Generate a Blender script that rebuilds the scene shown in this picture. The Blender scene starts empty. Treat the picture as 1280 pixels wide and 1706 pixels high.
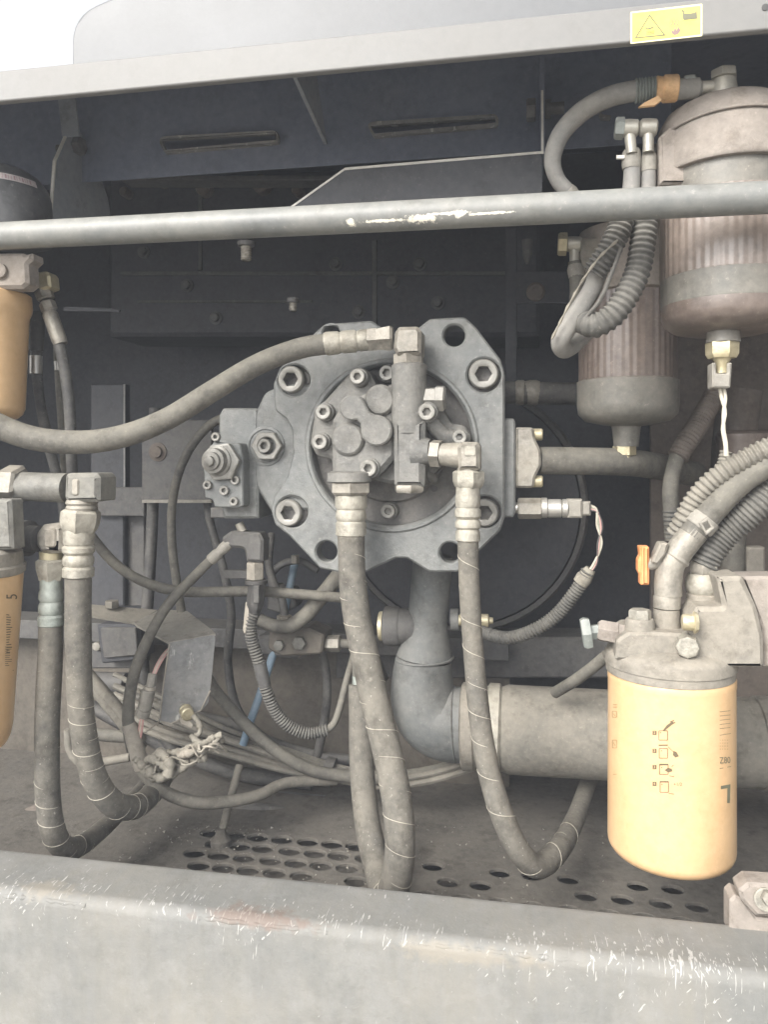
import bpy, bmesh, math, random
from mathutils import Vector, Matrix, geometry
rnd = random.Random(11)
V = Vector
C = bpy.context.scene.collection
# ------------------------------------------------------------------ camera, sky, sun, exposure
F, CX, CY = 1280.0, 640.0, 765.0
YAW = math.atan(0.1831)
cs, sn = math.cos(YAW), math.sin(YAW)
CAM = V((0, 0, 1.4))
FW, RT, UP = V((-sn, cs, 0)), V((cs, sn, 0)), V((0, 0, 1))
cam = bpy.data.cameras.new('camera')
cam.sensor_width = 36; cam.lens = F / 1706 * 36
cam.shift_y = -(853 - CY) / 1706
cam.clip_start = 0.02; cam.clip_end = 500
co = bpy.data.objects.new('camera', cam); C.objects.link(co)
co.location = CAM; co.rotation_euler = (math.pi / 2, 0, YAW)
bpy.context.scene.camera = co
SUN_EL, SUN_AZ = math.radians(35), math.atan2(-0.42, -0.85)   # the sun stands in front of the open side, a little to its west end
w = bpy.data.worlds.new('World'); bpy.context.scene.world = w; w.use_nodes = True
nt = w.node_tree; bg = nt.nodes['Background']
sky = nt.nodes.new('ShaderNodeTexSky'); sky.sky_type = 'NISHITA'; sky.sun_disc = False
sky.sun_elevation = SUN_EL; sky.sun_rotation = SUN_AZ; sky.dust_density = 3.0; sky.air_density = 1.0
hs = nt.nodes.new('ShaderNodeHueSaturation'); hs.inputs['Saturation'].default_value = 0.10
nt.links.new(sky.outputs[0], hs.inputs['Color']); nt.links.new(hs.outputs[0], bg.inputs['Color'])
bg.inputs['Strength'].default_value = 0.15
sl = bpy.data.lights.new('sun', 'SUN'); sl.energy = 1.5; sl.angle = math.radians(28); sl.color = (1, 0.95, 0.88)
so = bpy.data.objects.new('sun', sl); C.objects.link(so)
sd = V((math.sin(SUN_AZ) * math.cos(SUN_EL), math.cos(SUN_AZ) * math.cos(SUN_EL), math.sin(SUN_EL)))
so.rotation_euler = sd.to_track_quat('Z', 'Y').to_euler(); so.location = (0, -3, 5)
vs = bpy.context.scene.view_settings
vs.view_transform = 'Standard'; vs.look = 'None'; vs.gamma = 1; vs.use_curve_mapping = False
vs.exposure = 1.38

# ------------------------------------------------------------------ helpers: rays
def P(px, py, Y):
    d = FW + RT * ((px - CX) / F) + UP * ((CY - py) / F)
    return CAM + d * (Y / d.y)
def PX(px, py, X):
    d = FW + RT * ((px - CX) / F) + UP * ((CY - py) / F)
    return CAM + d * (X / d.x)
def PZ(px, py, z):
    d = FW + RT * ((px - CX) / F) + UP * ((CY - py) / F)
    return CAM + d * ((z - CAM.z) / d.z)
def K(px, Y):
    return Y / (cs + (px - CX) / F * sn) / F

# ------------------------------------------------------------------ helpers: meshes
def perp(a):
    a = a.normalized()
    h = V((0, 0, 1)) if abs(a.z) < 0.9 else V((0, 1, 0))
    u = a.cross(h).normalized(); return u, a.cross(u).normalized()

def area2(l):
    return sum(l[i][0] * l[(i + 1) % len(l)][1] - l[(i + 1) % len(l)][0] * l[i][1] for i in range(len(l))) / 2

def inset(l, d):      # l counter-clockwise; positive d moves inward
    n = len(l); out = []
    for i in range(n):
        a, b, c_ = V(l[i - 1]), V(l[i]), V(l[(i + 1) % n])
        e1, e2 = (b - a), (c_ - b)
        if e1.length < 1e-9 or e2.length < 1e-9: out.append(b); continue
        e1.normalize(); e2.normalize()
        n1, n2 = V((-e1.y, e1.x)), V((-e2.y, e2.x))
        m = n1 + n2
        q = m.dot(n1)
        out.append(b + m * (d / max(q, 0.35)) if m.length > 1e-6 else b)
    return out

def fillet(pts, r, seg=5):
    out = []; n = len(pts)
    for i in range(n):
        a, b, c_ = V(pts[i - 1][:2]), V(pts[i][:2]), V(pts[(i + 1) % n][:2])
        rr = pts[i][2] if len(pts[i]) > 2 else r
        u, v_ = (a - b), (c_ - b)
        lu, lv = u.length, v_.length
        if rr <= 0 or lu < 1e-6 or lv < 1e-6: out.append(b); continue
        u /= lu; v_ /= lv
        ang = u.angle(v_)
        if ang > 3.05: out.append(b); continue
        t = min(rr / math.tan(ang / 2), lu * 0.48, lv * 0.48)
        p0, p1 = b + u * t, b + v_ * t
        for k in range(seg + 1):
            s_ = k / seg
            out.append(p0 * (1 - s_) ** 2 + b * 2 * s_ * (1 - s_) + p1 * s_ ** 2)
    return out

def circ(x, y, r, n=28, ry=None):
    return [V((x + r * math.cos(2 * math.pi * i / n), y + (ry or r) * math.sin(2 * math.pi * i / n))) for i in range(n)]

def inside(p, l):
    c_ = False; n = len(l)
    for i in range(n):
        a, b = l[i], l[i - 1]
        if (a[1] > p[1]) != (b[1] > p[1]) and p[0] < (b[0] - a[0]) * (p[1] - a[1]) / (b[1] - a[1]) + a[0]: c_ = not c_
    return c_
def fill(loops):                  # well-shaped triangles between an outline and its holes
    pts = [V((q.x, q.y)) for l in loops for q in l]; ed = []; k = 0
    for l in loops:
        n = len(l); ed += [(k + i, k + (i + 1) % n) for i in range(n)]; k += n
    sc_ = 1.0 / max(1e-6, max(abs(p.x - pts[0].x) + abs(p.y - pts[0].y) for p in pts))
    r = geometry.delaunay_2d_cdt([(p - pts[0]) * sc_ for p in pts], ed, [], 0, 1e-7)
    og = r[3]
    if len(r[0]) == len(pts) and all(len(q) == 1 for q in og):
        out = []
        for f in r[2]:
            t_ = tuple(og[i][0] for i in f); m = (pts[t_[0]] + pts[t_[1]] + pts[t_[2]]) / 3
            if inside(m, loops[0]) and not any(inside(m, l) for l in loops[1:]): out.append(t_)
        return out
    return [tuple(t_) for t_ in geometry.tessellate_polygon([[V((q.x, q.y, 0)) for q in l] for l in loops])]

class MB:
    def __init__(s): s.v = []; s.f = []
    def add(s, vs_, fs):
        n = len(s.v); s.v += [V(q) for q in vs_]; s.f += [tuple(i + n for i in f) for f in fs]; return s
    def tube(s, pts, r, n=14, cap=True, flat=1.0):
        m = len(pts); rs = r if isinstance(r, (list, tuple)) else [r] * m
        T = []
        for i in range(m):
            T.append((pts[min(i + 1, m - 1)] - pts[max(i - 1, 0)]).normalized())
        u, _ = perp(T[0]); vs_ = []; fs = []
        for i in range(m):
            u = (u - T[i] * u.dot(T[i]))
            if u.length < 1e-6: u, _ = perp(T[i])
            u.normalize(); b = T[i].cross(u)
            for k in range(n):
                a = 2 * math.pi * k / n
                vs_.append(pts[i] + (u * math.cos(a) + b * math.sin(a) * flat) * rs[i])
        for i in range(m - 1):
            for k in range(n):
                k2 = (k + 1) % n
                fs.append((i * n + k, i * n + k2, (i + 1) * n + k2, (i + 1) * n + k))
        if cap:
            fs.append(tuple(range(n - 1, -1, -1))); fs.append(tuple((m - 1) * n + k for k in range(n)))
        return s.add(vs_, fs)
    def lathe(s, p0, ax, prof, n=28, cap=True, rot=0.0, rad=None):
        ax = ax.normalized(); u, b = perp(ax); vs_ = []; fs = []
        for (h, r) in prof:
            for k in range(n):
                a = 2 * math.pi * k / n + rot
                q = rad(k) if rad else 1.0
                vs_.append(p0 + ax * h + (u * math.cos(a) + b * math.sin(a)) * max(r, 1e-5) * q)
        m = len(prof)
        for i in range(m - 1):
            for k in range(n):
                k2 = (k + 1) % n
                fs.append((i * n + k, i * n + k2, (i + 1) * n + k2, (i + 1) * n + k))
        if cap:
            fs.append(tuple(range(n - 1, -1, -1))); fs.append(tuple((m - 1) * n + k for k in range(n)))
        return s.add(vs_, fs)
    def st(s, sts, n=28, rot=0.0, rad=None, cap=True):     # stations (px, py, Y, r_px) on one straight axis
        p0 = P(*sts[0][:3]); p1 = P(*sts[-1][:3]); ax = (p1 - p0).normalized()
        prof = [((P(*q[:3]) - p0).dot(ax), q[3] * K(q[0], q[2])) for q in sts]
        return s.lathe(p0, ax, prof, n, cap, rot, rad)
    def prism(s, outer, depth, holes=(), ch=0.0, M=None):  # 2-D metres (u, v); w runs 0..depth
        M = M or Matrix.Identity(4)
        o = [V(q[:2]) for q in outer]
        if area2(o) < 0: o.reverse()
        hs_ = []
        for h in holes:
            h = [V(q[:2]) for q in h]
            if area2(h) > 0: h.reverse()
            hs_.append(h)
        loops = [o] + hs_
        fr = [inset(l, ch) for l in loops] if ch > 0 else loops
        vs_ = []; fs = []; idx = []
        def put(ls, w_):
            st_ = []
            for l in ls:
                st_.append(len(vs_)); vs_.extend(M @ V((q.x, q.y, w_)) for q in l)
            return st_
        rows = [put(fr, 0.0)]
        if ch > 0: rows.append(put(loops, ch))
        rows.append(put(loops, depth))
        tri = fill(fr)
        fs += [tuple(t) for t in tri]
        off = rows[-1][0]
        fs += [tuple(i + off for i in reversed(t)) for t in tri]
        for a, b in zip(rows[:-1], rows[1:]):
            for li, l in enumerate(loops):
                n = len(l)
                for k in range(n):
                    k2 = (k + 1) % n
                    fs.append((a[li] + k, a[li] + k2, b[li] + k2, b[li] + k))
        return s.add(vs_, fs)
    def pp(s, outer, Y, depth, holes=(), ch=0.002):        # outline in picture points laid on the plane Y, going back by depth
        def cv(l): return [(lambda p: V((p.x, p.z)))(P(q[0], q[1], Y)) for q in l]
        M = Matrix(((1, 0, 0, 0), (0, 0, 1, Y), (0, 1, 0, 0), (0, 0, 0, 1)))
        return s.prism(cv(outer), depth, [cv(h) for h in holes], ch, M)
    def box(s, x0, y0, x1, y1, Y, depth, ch=0.0):
        return s.pp([(x0, y0), (x1, y0), (x1, y1), (x0, y1)], Y, depth, (), ch)
    def wbox(s, a, b):
        (x0, y0, z0), (x1, y1, z1) = a, b
        v_ = [(x, y, z) for x in (x0, x1) for y in (y0, y1) for z in (z0, z1)]
        return s.add(v_, [(0, 1, 3, 2), (4, 6, 7, 5), (0, 4, 5, 1), (2, 3, 7, 6), (0, 2, 6, 4), (1, 5, 7, 3)])
    def slab(s, pts, th, dirv=None):
        pts = [V(p) for p in pts]; n = len(pts)
        if dirv is None:
            dirv = (pts[1] - pts[0]).cross(pts[2] - pts[0]).normalized()
        d = dirv * th
        fs = [tuple(range(n)), tuple(n + i for i in range(n - 1, -1, -1))]
        for k in range(n): fs.append((k, (k + 1) % n, n + (k + 1) % n, n + k))
        return s.add(pts + [p + d for p in pts], fs)
    def socket(s, p, ax, R, h, hexr=0.5, deep=0.6, n=24):   # socket-head cap screw, p on the seat, ax outward
        ax = ax.normalized(); u, b = perp(ax); vs_ = []; fs = []
        def ring(fn, hh):
            st_ = len(vs_)
            for k in range(n):
                a = 2 * math.pi * k / n
                vs_.append(p + ax * hh + (u * math.cos(a) + b * math.sin(a)) * fn(a))
            return st_
        def hx(a):
            m = (a % (math.pi / 3)) - math.pi / 6
            return R * hexr * math.cos(math.pi / 6) / math.cos(m)
        rows = [ring(lambda a: R, 0), ring(lambda a: R, h * 0.88), ring(lambda a: R * 0.9, h), ring(lambda a: R * (hexr + 0.1), h),
                ring(hx, h - R * 0.06), ring(hx, h * (1 - deep))]
        for a_, b_ in zip(rows[:-1], rows[1:]):
            for k in range(n): fs.append((a_ + k, a_ + (k + 1) % n, b_ + (k + 1) % n, b_ + k))
        fs.append(tuple(rows[0] + k for k in range(n - 1, -1, -1))); fs.append(tuple(rows[-1] + k for k in range(n)))
        return s.add(vs_, fs)
    def hexn(s, p, ax, R, h, rot=0.0):
        s.lathe(p, ax, [(0, R * 0.93), (h * 0.12, R), (h * 0.85, R), (h, R * 0.88)], 6, True, rot); return s

def curve(pts, step=0.006):       # pts: world vectors -> evenly spaced Catmull-Rom
    pts = [V(p) for p in pts]
    q = [pts[0] * 2 - pts[1]] + pts + [pts[-1] * 2 - pts[-2]]
    fine = []
    for i in range(1, len(q) - 2):
        a, b, c_, d = q[i - 1], q[i], q[i + 1], q[i + 2]
        ta = 0.0; tb = ta + max((b - a).length, 1e-6) ** 0.5; tc = tb + max((c_ - b).length, 1e-6) ** 0.5; td = tc + max((d - c_).length, 1e-6) ** 0.5
        for k in range(24):
            t = tb + (tc - tb) * k / 24
            A1 = a * ((tb - t) / (tb - ta)) + b * ((t - ta) / (tb - ta)); A2 = b * ((tc - t) / (tc - tb)) + c_ * ((t - tb) / (tc - tb)); A3 = c_ * ((td - t) / (td - tc)) + d * ((t - tc) / (td - tc))
            B1 = A1 * ((tc - t) / (tc - ta)) + A2 * ((t - ta) / (tc - ta)); B2 = A2 * ((td - t) / (td - tb)) + A3 * ((t - tb) / (td - tb))
            fine.append(B1 * ((tc - t) / (tc - tb)) + B2 * ((t - tb) / (tc - tb)))
    fine.append(pts[-1])
    L = [0.0]
    for i in range(1, len(fine)): L.append(L[-1] + (fine[i] - fine[i - 1]).length)
    n = max(2, int(L[-1] / step)); out = []; j = 0
    for k in range(n + 1):
        d = L[-1] * k / n
        while j < len(L) - 2 and L[j + 1] < d: j += 1
        f = (d - L[j]) / max(L[j + 1] - L[j], 1e-9)
        out.append(fine[j].lerp(fine[j + 1], min(max(f, 0), 1)))
    return out

W = {}
def obj(name, mb, mat, parent=None, bevel=0.0, sharp=38, seg=2):
    lo = V((min(v.x for v in mb.v), min(v.y for v in mb.v), min(v.z for v in mb.v)))
    hi = V((max(v.x for v in mb.v), max(v.y for v in mb.v), max(v.z for v in mb.v)))
    c0 = (lo + hi) / 2
    bm = bmesh.new()
    bv = [bm.verts.new(v - c0) for v in mb.v]
    for f in mb.f:
        try: bm.faces.new([bv[i] for i in f])
        except ValueError: pass
    bmesh.ops.recalc_face_normals(bm, faces=bm.faces)
    if bevel > 0:
        es = [e for e in bm.edges if len(e.link_faces) == 2 and e.calc_face_angle(0) > 0.6]
        if es: bmesh.ops.bevel(bm, geom=es, offset=bevel, segments=seg, affect='EDGES', profile=0.5, clamp_overlap=True)
    th = math.radians(sharp)
    for f in bm.faces: f.smooth = True
    for e in bm.edges:
        if len(e.link_faces) == 2 and e.calc_face_angle(0) > th: e.smooth = False
    me = bpy.data.meshes.new(name); bm.to_mesh(me); bm.free()
    me.materials.append(MAT[mat])
    o = bpy.data.objects.new(name, me); C.objects.link(o)
    wn = o.modifiers.new('even_normals', 'WEIGHTED_NORMAL'); wn.keep_sharp = True; wn.weight = 60
    if parent is not None:
        o.parent = parent; o.location = c0 - W[parent.name]
    else: o.location = c0
    W[o.name] = c0
    return o
def dup(o, at, parent):            # another piece of the same kind, sharing its mesh
    c_ = o.copy(); C.objects.link(c_); c_.parent = parent
    c_.location = at - W[parent.name]; W[c_.name] = at.copy(); return c_
def thing(name, label, cat, loc, group=None):
    o = bpy.data.objects.new(name, None); C.objects.link(o); o.location = loc; o.empty_display_size = 0.02
    o['label'] = label; o['category'] = cat
    if group: o['group'] = group
    W[o.name] = V(loc); return o
def tag(o, label, cat, group=None):
    o['label'] = label; o['category'] = cat
    if group: o['group'] = group
    return o
def struct(o): o['kind'] = 'structure'; return o

# ------------------------------------------------------------------ materials
MAT = {}
ALB = 0.86
DUST = (0.36, 0.32, 0.255)
def node(nt, t, **kw):
    n = nt.nodes.new(t)
    for k, v_ in kw.items(): setattr(n, k, v_)
    return n
def noise(nt, pos, scale, detail=4, rough=0.6, stretch=None):
    n = node(nt, 'ShaderNodeTexNoise'); n.inputs['Scale'].default_value = scale; n.inputs['Detail'].default_value = detail; n.inputs['Roughness'].default_value = rough
    if stretch:
        m = node(nt, 'ShaderNodeMapping'); m.inputs['Scale'].default_value = stretch[:3]
        if len(stretch) > 3: m.inputs['Rotation'].default_value = stretch[3:]
        nt.links.new(pos, m.inputs[0]); pos = m.outputs[0]
    nt.links.new(pos, n.inputs['Vector']); return n.outputs['Fac']
def rng(nt, s, a, b, c_=0.0, d=1.0):
    n = node(nt, 'ShaderNodeMapRange'); n.inputs[1].default_value = a; n.inputs[2].default_value = b; n.inputs[3].default_value = c_; n.inputs[4].default_value = d
    nt.links.new(s, n.inputs[0]); return n.outputs[0]
def math_(nt, op, a, b):
    n = node(nt, 'ShaderNodeMath', operation=op, use_clamp=False)
    for i, q in enumerate((a, b)):
        if isinstance(q, (int, float)): n.inputs[i].default_value = q
        else: nt.links.new(q, n.inputs[i])
    return n.outputs[0]
def mixc(nt, f, a, b):
    n = node(nt, 'ShaderNodeMix', data_type='RGBA')
    if isinstance(f, (int, float)): n.inputs[0].default_value = f
    else: nt.links.new(f, n.inputs[0])
    for i, q in ((6, a), (7, b)):
        if isinstance(q, (tuple, list)): n.inputs[i].default_value = (*q[:3], 1)
        else: nt.links.new(q, n.inputs[i])
    return n.outputs[2]
def patch(nt, pos, ctr, size, nz, soft=0.5):        # a stain of its own shape: ellipsoid with a ragged rim
    s1 = node(nt, 'ShaderNodeVectorMath', operation='SUBTRACT'); nt.links.new(pos, s1.inputs[0]); s1.inputs[1].default_value = ctr
    s2 = node(nt, 'ShaderNodeVectorMath', operation='DIVIDE'); nt.links.new(s1.outputs[0], s2.inputs[0]); s2.inputs[1].default_value = size
    ln = node(nt, 'ShaderNodeVectorMath', operation='LENGTH'); nt.links.new(s2.outputs[0], ln.inputs[0])
    a = math_(nt, 'ADD', ln.outputs['Value'], math_(nt, 'MULTIPLY', math_(nt, 'SUBTRACT', nz, 0.5), 3.2))
    return rng(nt, a, 1.0, 1.0 - soft)
def mat(key, col, rough=0.55, metal=0.0, dust=0.4, dcol=DUST, var=0.18, bump=0.25, bscale=260, spec=0.5, extra=None, coat=0.0, grime=0.5):
    col = tuple(x * ALB for x in col); dcol = tuple(x * ALB for x in dcol)
    m = bpy.data.materials.new(key); m.use_nodes = True; nt = m.node_tree; bs = nt.nodes['Principled BSDF']
    g = node(nt, 'ShaderNodeNewGeometry'); pos = g.outputs['Position']
    A = noise(nt, pos, 11, 6, 0.65); B = noise(nt, pos, 75, 5, 0.65); Cn = noise(nt, pos, bscale, 4, 0.6)
    lo = tuple(x * (1 - var) for x in col); hi = tuple(min(1, x * (1 + var)) for x in col)
    base = mixc(nt, rng(nt, B, 0.3, 0.7), lo, hi)
    sx = node(nt, 'ShaderNodeSeparateXYZ'); nt.links.new(g.outputs['Normal'], sx.inputs[0])
    up = rng(nt, sx.outputs['Z'], -0.4, 1.0, 0.0, 0.55)
    d = math_(nt, 'ADD', math_(nt, 'ADD', rng(nt, A, 0.33, 0.68, 0, 0.75), up), rng(nt, B, 0.35, 0.7, -0.15, 0.25))
    d = math_(nt, 'MULTIPLY', d, dust)
    n = node(nt, 'ShaderNodeClamp'); nt.links.new(d, n.inputs[0]); n.inputs[2].default_value = min(1.0, dust * 1.6); d = n.outputs[0]
    colr = mixc(nt, d, base, dcol)
    gr = math_(nt, 'MULTIPLY', rng(nt, noise(nt, pos, 24, 8, 0.72), 0.52, 0.68), grime)
    colr = mixc(nt, gr, colr, (col[0] * 0.40, col[1] * 0.355, col[2] * 0.30))
    fl_k = rng(nt, noise(nt, pos, 150, 4, 0.7), 0.63, 0.70, 0, grime * 0.55)
    colr = mixc(nt, fl_k, colr, tuple(min(0.6, x * 1.25 + 0.06) for x in dcol))
    r_ = rng(nt, d, 0, 1, rough, min(1, rough + 0.35))
    mt = rng(nt, d, 0, 0.7, metal, 0.0)
    if extra: colr, r_, mt = extra(nt, pos, colr, r_, mt, sx)
    nt.links.new(colr, bs.inputs['Base Color'])
    nt.links.new(r_, bs.inputs['Roughness']); nt.links.new(mt, bs.inputs['Metallic'])
    bs.inputs['Specular IOR Level'].default_value = spec
    bs.inputs['Coat Weight'].default_value = coat; bs.inputs['Coat Roughness'].default_value = 0.2
    if bump:
        bp = node(nt, 'ShaderNodeBump'); bp.inputs['Strength'].default_value = bump; bp.inputs['Distance'].default_value = 0.0012
        hsum = math_(nt, 'ADD', math_(nt, 'MULTIPLY', B, 1.2), Cn)
        nt.links.new(hsum, bp.inputs['Height']); nt.links.new(bp.outputs[0], bs.inputs['Normal'])
    MAT[key] = m; return m

def strokes(nt, pos, ang, wide, long_):
    m = node(nt, 'ShaderNodeMapping', vector_type='TEXTURE'); nt.links.new(pos, m.inputs[0])
    m.inputs['Rotation'].default_value = (0, ang, 0); m.inputs['Scale'].default_value = (wide, long_, long_)
    return noise(nt, m.outputs[0], 1.0, 2, 0.5)
def wear_sill(nt, pos, colr, r_, mt, sx):
    nz = noise(nt, pos, 38, 6, 0.7)
    sp = node(nt, 'ShaderNodeSeparateXYZ'); nt.links.new(pos, sp.inputs[0])
    edge = rng(nt, math_(nt, 'ABSOLUTE', math_(nt, 'SUBTRACT', sp.outputs['Y'], 0.955), 0.0), 0.0, 0.05, 1.0, 0.0)
    edge = math_(nt, 'MULTIPLY', edge, rng(nt, sp.outputs['Z'], CAM.z - 0.665, CAM.z - 0.60, 0.0, 1.0))
    clump = rng(nt, noise(nt, pos, 9, 4, 0.6), 0.35, 0.7, -0.05, 0.05)
    sm = math_(nt, 'MAXIMUM', math_(nt, 'MAXIMUM', strokes(nt, pos, 0.7, 0.0035, 0.016), strokes(nt, pos, -0.55, 0.003, 0.014)), strokes(nt, pos, 0.08, 0.0025, 0.03))
    sc = rng(nt, math_(nt, 'ADD', math_(nt, 'ADD', sm, clump), math_(nt, 'MULTIPLY', edge, 0.10)), 0.748, 0.778)
    blot = rng(nt, noise(nt, pos, 7, 5, 0.6), 0.4, 0.7, 0, 0.45)
    colr = mixc(nt, blot, colr, (0.27, 0.25, 0.21))
    streak = rng(nt, strokes(nt, pos, 0.0, 0.012, 0.16), 0.35, 0.7, 0, 0.4)
    colr = mixc(nt, streak, colr, (0.20, 0.20, 0.195))
    dull = rng(nt, noise(nt, pos, 22, 6, 0.7), 0.5, 0.75, 0, 0.5)
    colr = mixc(nt, dull, colr, (0.26, 0.26, 0.25))
    colr = mixc(nt, math_(nt, 'MULTIPLY', sc, 0.85), colr, (0.43, 0.42, 0.395))
    for (px, py, wx, rr) in ((425, 1530, 0.085, 0.0), (70, 1485, 0.07, 1.0), (790, 1590, 0.09, 1.0)):
        c0 = P(px, py, 0.942)
        pm = patch(nt, pos, c0, (wx, 0.03, 0.014), nz, 0.6)
        colr = mixc(nt, math_(nt, 'MULTIPLY', pm, 0.65), colr, (0.17, 0.12, 0.095) if rr == 0 else (0.27, 0.245, 0.20))
    return colr, r_, mt
def wear_rail(nt, pos, colr, r_, mt, sx):
    nz = noise(nt, pos, 120, 6, 0.8)
    for (px, py, wx, wz) in ((703, 360, 0.026, 0.005), (767, 353, 0.0075, 0.005), (582, 367, 0.007, 0.005), (640, 364, 0.03, 0.002), (740, 353, 0.03, 0.002), (815, 352, 0.03, 0.0016)):
        pm = patch(nt, pos, P(px, py, 0.955), (wx, 0.03, wz), nz, 0.25)
        colr = mixc(nt, pm, colr, (0.74, 0.69, 0.58))
    return colr, r_, mt
def wear_white(nt, pos, colr, r_, mt, sx):
    s1 = rng(nt, noise(nt, pos, 60, 5, 0.7, (1, 1, 0.25)), 0.6, 0.68)
    return mixc(nt, math_(nt, 'MULTIPLY', s1, 0.55), colr, (0.72, 0.70, 0.64)), r_, mt
def hose_wear(nt, pos, colr, r_, mt, sx):
    s1 = rng(nt, noise(nt, pos, 34, 6, 0.7, (1, 1, 0.35)), 0.56, 0.72)
    colr = mixc(nt, math_(nt, 'MULTIPLY', s1, 0.4), colr, (0.13, 0.125, 0.12))
    s2 = rng(nt, noise(nt, pos, 210, 3, 0.6), 0.66, 0.74)
    return mixc(nt, math_(nt, 'MULTIPLY', s2, 0.5), colr, (0.6, 0.57, 0.5)), r_, mt

mat('pump', (0.165, 0.174, 0.173), 0.42, 0, 0.28, (0.36, 0.34, 0.29), 0.2, 0.55, 320, grime=.45)
mat('pump_cast', (0.160, 0.161, 0.154), 0.6, 0, 0.35, (0.36, 0.33, 0.28), 0.22, 1.0, 180, grime=.45)
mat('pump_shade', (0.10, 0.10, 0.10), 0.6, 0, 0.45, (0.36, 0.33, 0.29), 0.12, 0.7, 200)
mat('screw', (0.25, 0.245, 0.225), 0.38, 0.4, 0.3, (0.48, 0.44, 0.38), 0.10, 0.3, 300)
mat('hose', (0.115, 0.109, 0.096), 0.7, 0, 0.62, (0.275, 0.252, 0.208), 0.25, 0.45, 300, 0.3, hose_wear)
mat('hose_plain', (0.105, 0.10, 0.09), 0.6, 0, 0.58, (0.29, 0.27, 0.22), 0.18, 0.35, 300, 0.35)
mat('hose_pale', (0.24, 0.235, 0.225), 0.65, 0, 0.35, (0.40, 0.37, 0.31), 0.1, 0.3, 300, 0.35, grime=.25)
mat('zinc', (0.52, 0.50, 0.44), 0.35, 0.6, 0.35, (0.50, 0.46, 0.38), 0.15, 0.4, 260, grime=.3)
mat('dirt', (0.30, 0.27, 0.225), 0.9, 0, 0.5, (0.36, 0.33, 0.28), 0.2, 0.8, 60)
mat('bracket', (0.25, 0.275, 0.305), 0.55, 0, 0.4, (0.36, 0.35, 0.33), 0.12, 0.25, 160)
mat('cast_grey', (0.165, 0.163, 0.150), 0.55, 0.1, 0.45, (0.30, 0.28, 0.23), 0.18, 0.7, 200)
mat('umber', (0.115, 0.102, 0.085), 0.75, 0, 0.5, (0.20, 0.175, 0.14), 0.2, 0.4, 140)
mat('hose_black', (0.05, 0.05, 0.052), 0.55, 0, 0.38, (0.33, 0.31, 0.27), 0.12, 0.3, 300, 0.4)
mat('seam', (0.46, 0.43, 0.36), 0.8, 0, 0.3)
mat('conduit', (0.06, 0.06, 0.058), 0.65, 0, 0.55, (0.27, 0.255, 0.22), 0.12, 0.2, 300, 0.4)
mat('steel', (0.28, 0.265, 0.235), 0.4, 0.55, 0.55, (0.40, 0.36, 0.29), 0.28, 0.6, 260)
mat('ferrule', (0.36, 0.345, 0.30), 0.42, 0.45, 0.6, (0.42, 0.385, 0.31), 0.32, 0.8, 240)
mat('ferrule_green', (0.30, 0.34, 0.31), 0.45, 0.3, 0.4, (0.50, 0.50, 0.45), 0.25, 0.6, 240)
mat('brass', (0.56, 0.49, 0.31), 0.35, 0.6, 0.4, (0.58, 0.53, 0.42), 0.15, 0.3, 260)
mat('bright', (0.62, 0.60, 0.56), 0.3, 0.8, 0.25, (0.6, 0.57, 0.5), 0.1, 0.2)
mat('beam', (0.195, 0.193, 0.187), 0.5, 0, 0.2, (0.27, 0.255, 0.23), 0.04, 0.1, 200, grime=0.12)
mat('hood', (0.135, 0.14, 0.145), 0.45, 0, 0.15, (0.22, 0.21, 0.2), 0.04, 0.1, 200, grime=0.05)
mat('rail', (0.165, 0.172, 0.168), 0.42, 0, 0.25, (0.5, 0.47, 0.4), 0.06, 0.15, 240, 0.5, wear_rail, grime=0.3)
mat('sill', (0.185, 0.189, 0.180), 0.6, 0, 0.35, (0.27, 0.255, 0.225), 0.08, 0.4, 240, 0.4, wear_sill, grime=0.2)
mat('navy', (0.175, 0.20, 0.27), 0.5, 0, 0.3, (0.25, 0.25, 0.26), 0.14, 0.2, 120, grime=0.3)  # grey-blue paint; the extra blue imitates lens glare over the upper bay
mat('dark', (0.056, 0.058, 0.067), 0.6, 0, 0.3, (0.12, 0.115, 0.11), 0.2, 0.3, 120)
mat('dim', (0.095, 0.094, 0.095), 0.6, 0, 0.4, (0.20, 0.185, 0.155), 0.2, 0.4, 160)
mat('teal', (0.22, 0.255, 0.30), 0.5, 0, 0.35, (0.20, 0.2, 0.19), 0.12, 0.25, 160)
mat('brown', (0.15, 0.125, 0.105), 0.75, 0, 0.4, (0.25, 0.21, 0.175), 0.15, 0.3, 140)
mat('floor', (0.10, 0.093, 0.082), 0.85, 0, 0.6, (0.19, 0.172, 0.145), 0.3, 0.9, 120)
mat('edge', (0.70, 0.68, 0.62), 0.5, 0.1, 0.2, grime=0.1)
mat('plate', (0.19, 0.195, 0.2), 0.5, 0, 0.42, (0.40, 0.37, 0.32), 0.15, 0.25, 200, 0.5, wear_white)
mat('pipe', (0.135, 0.145, 0.145), 0.5, 0, 0.38, (0.36, 0.34, 0.30), 0.08, 0.25, 240)
mat('sleeve', (0.19, 0.18, 0.155), 0.75, 0, 0.5, (0.36, 0.325, 0.265), 0.15, 0.4, 240)
mat('ochre', (0.70, 0.455, 0.235), 0.3, 0, 0.22, (0.70, 0.55, 0.36), 0.05, 0.12, 240, 0.5, grime=0.14)
mat('orange', (0.85, 0.33, 0.11), 0.5, 0, 0.2, (0.7, 0.5, 0.35), 0.08, 0.2, 240, grime=0.15)
mat('clip_orange', (0.75, 0.46, 0.22), 0.5, 0, 0.3, (0.6, 0.5, 0.38), 0.2, 0.3, 140)
mat('cast_dusty', (0.25, 0.232, 0.20), 0.75, 0, 0.55, (0.39, 0.35, 0.285), 0.18, 0.8, 180, 0.35)
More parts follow.
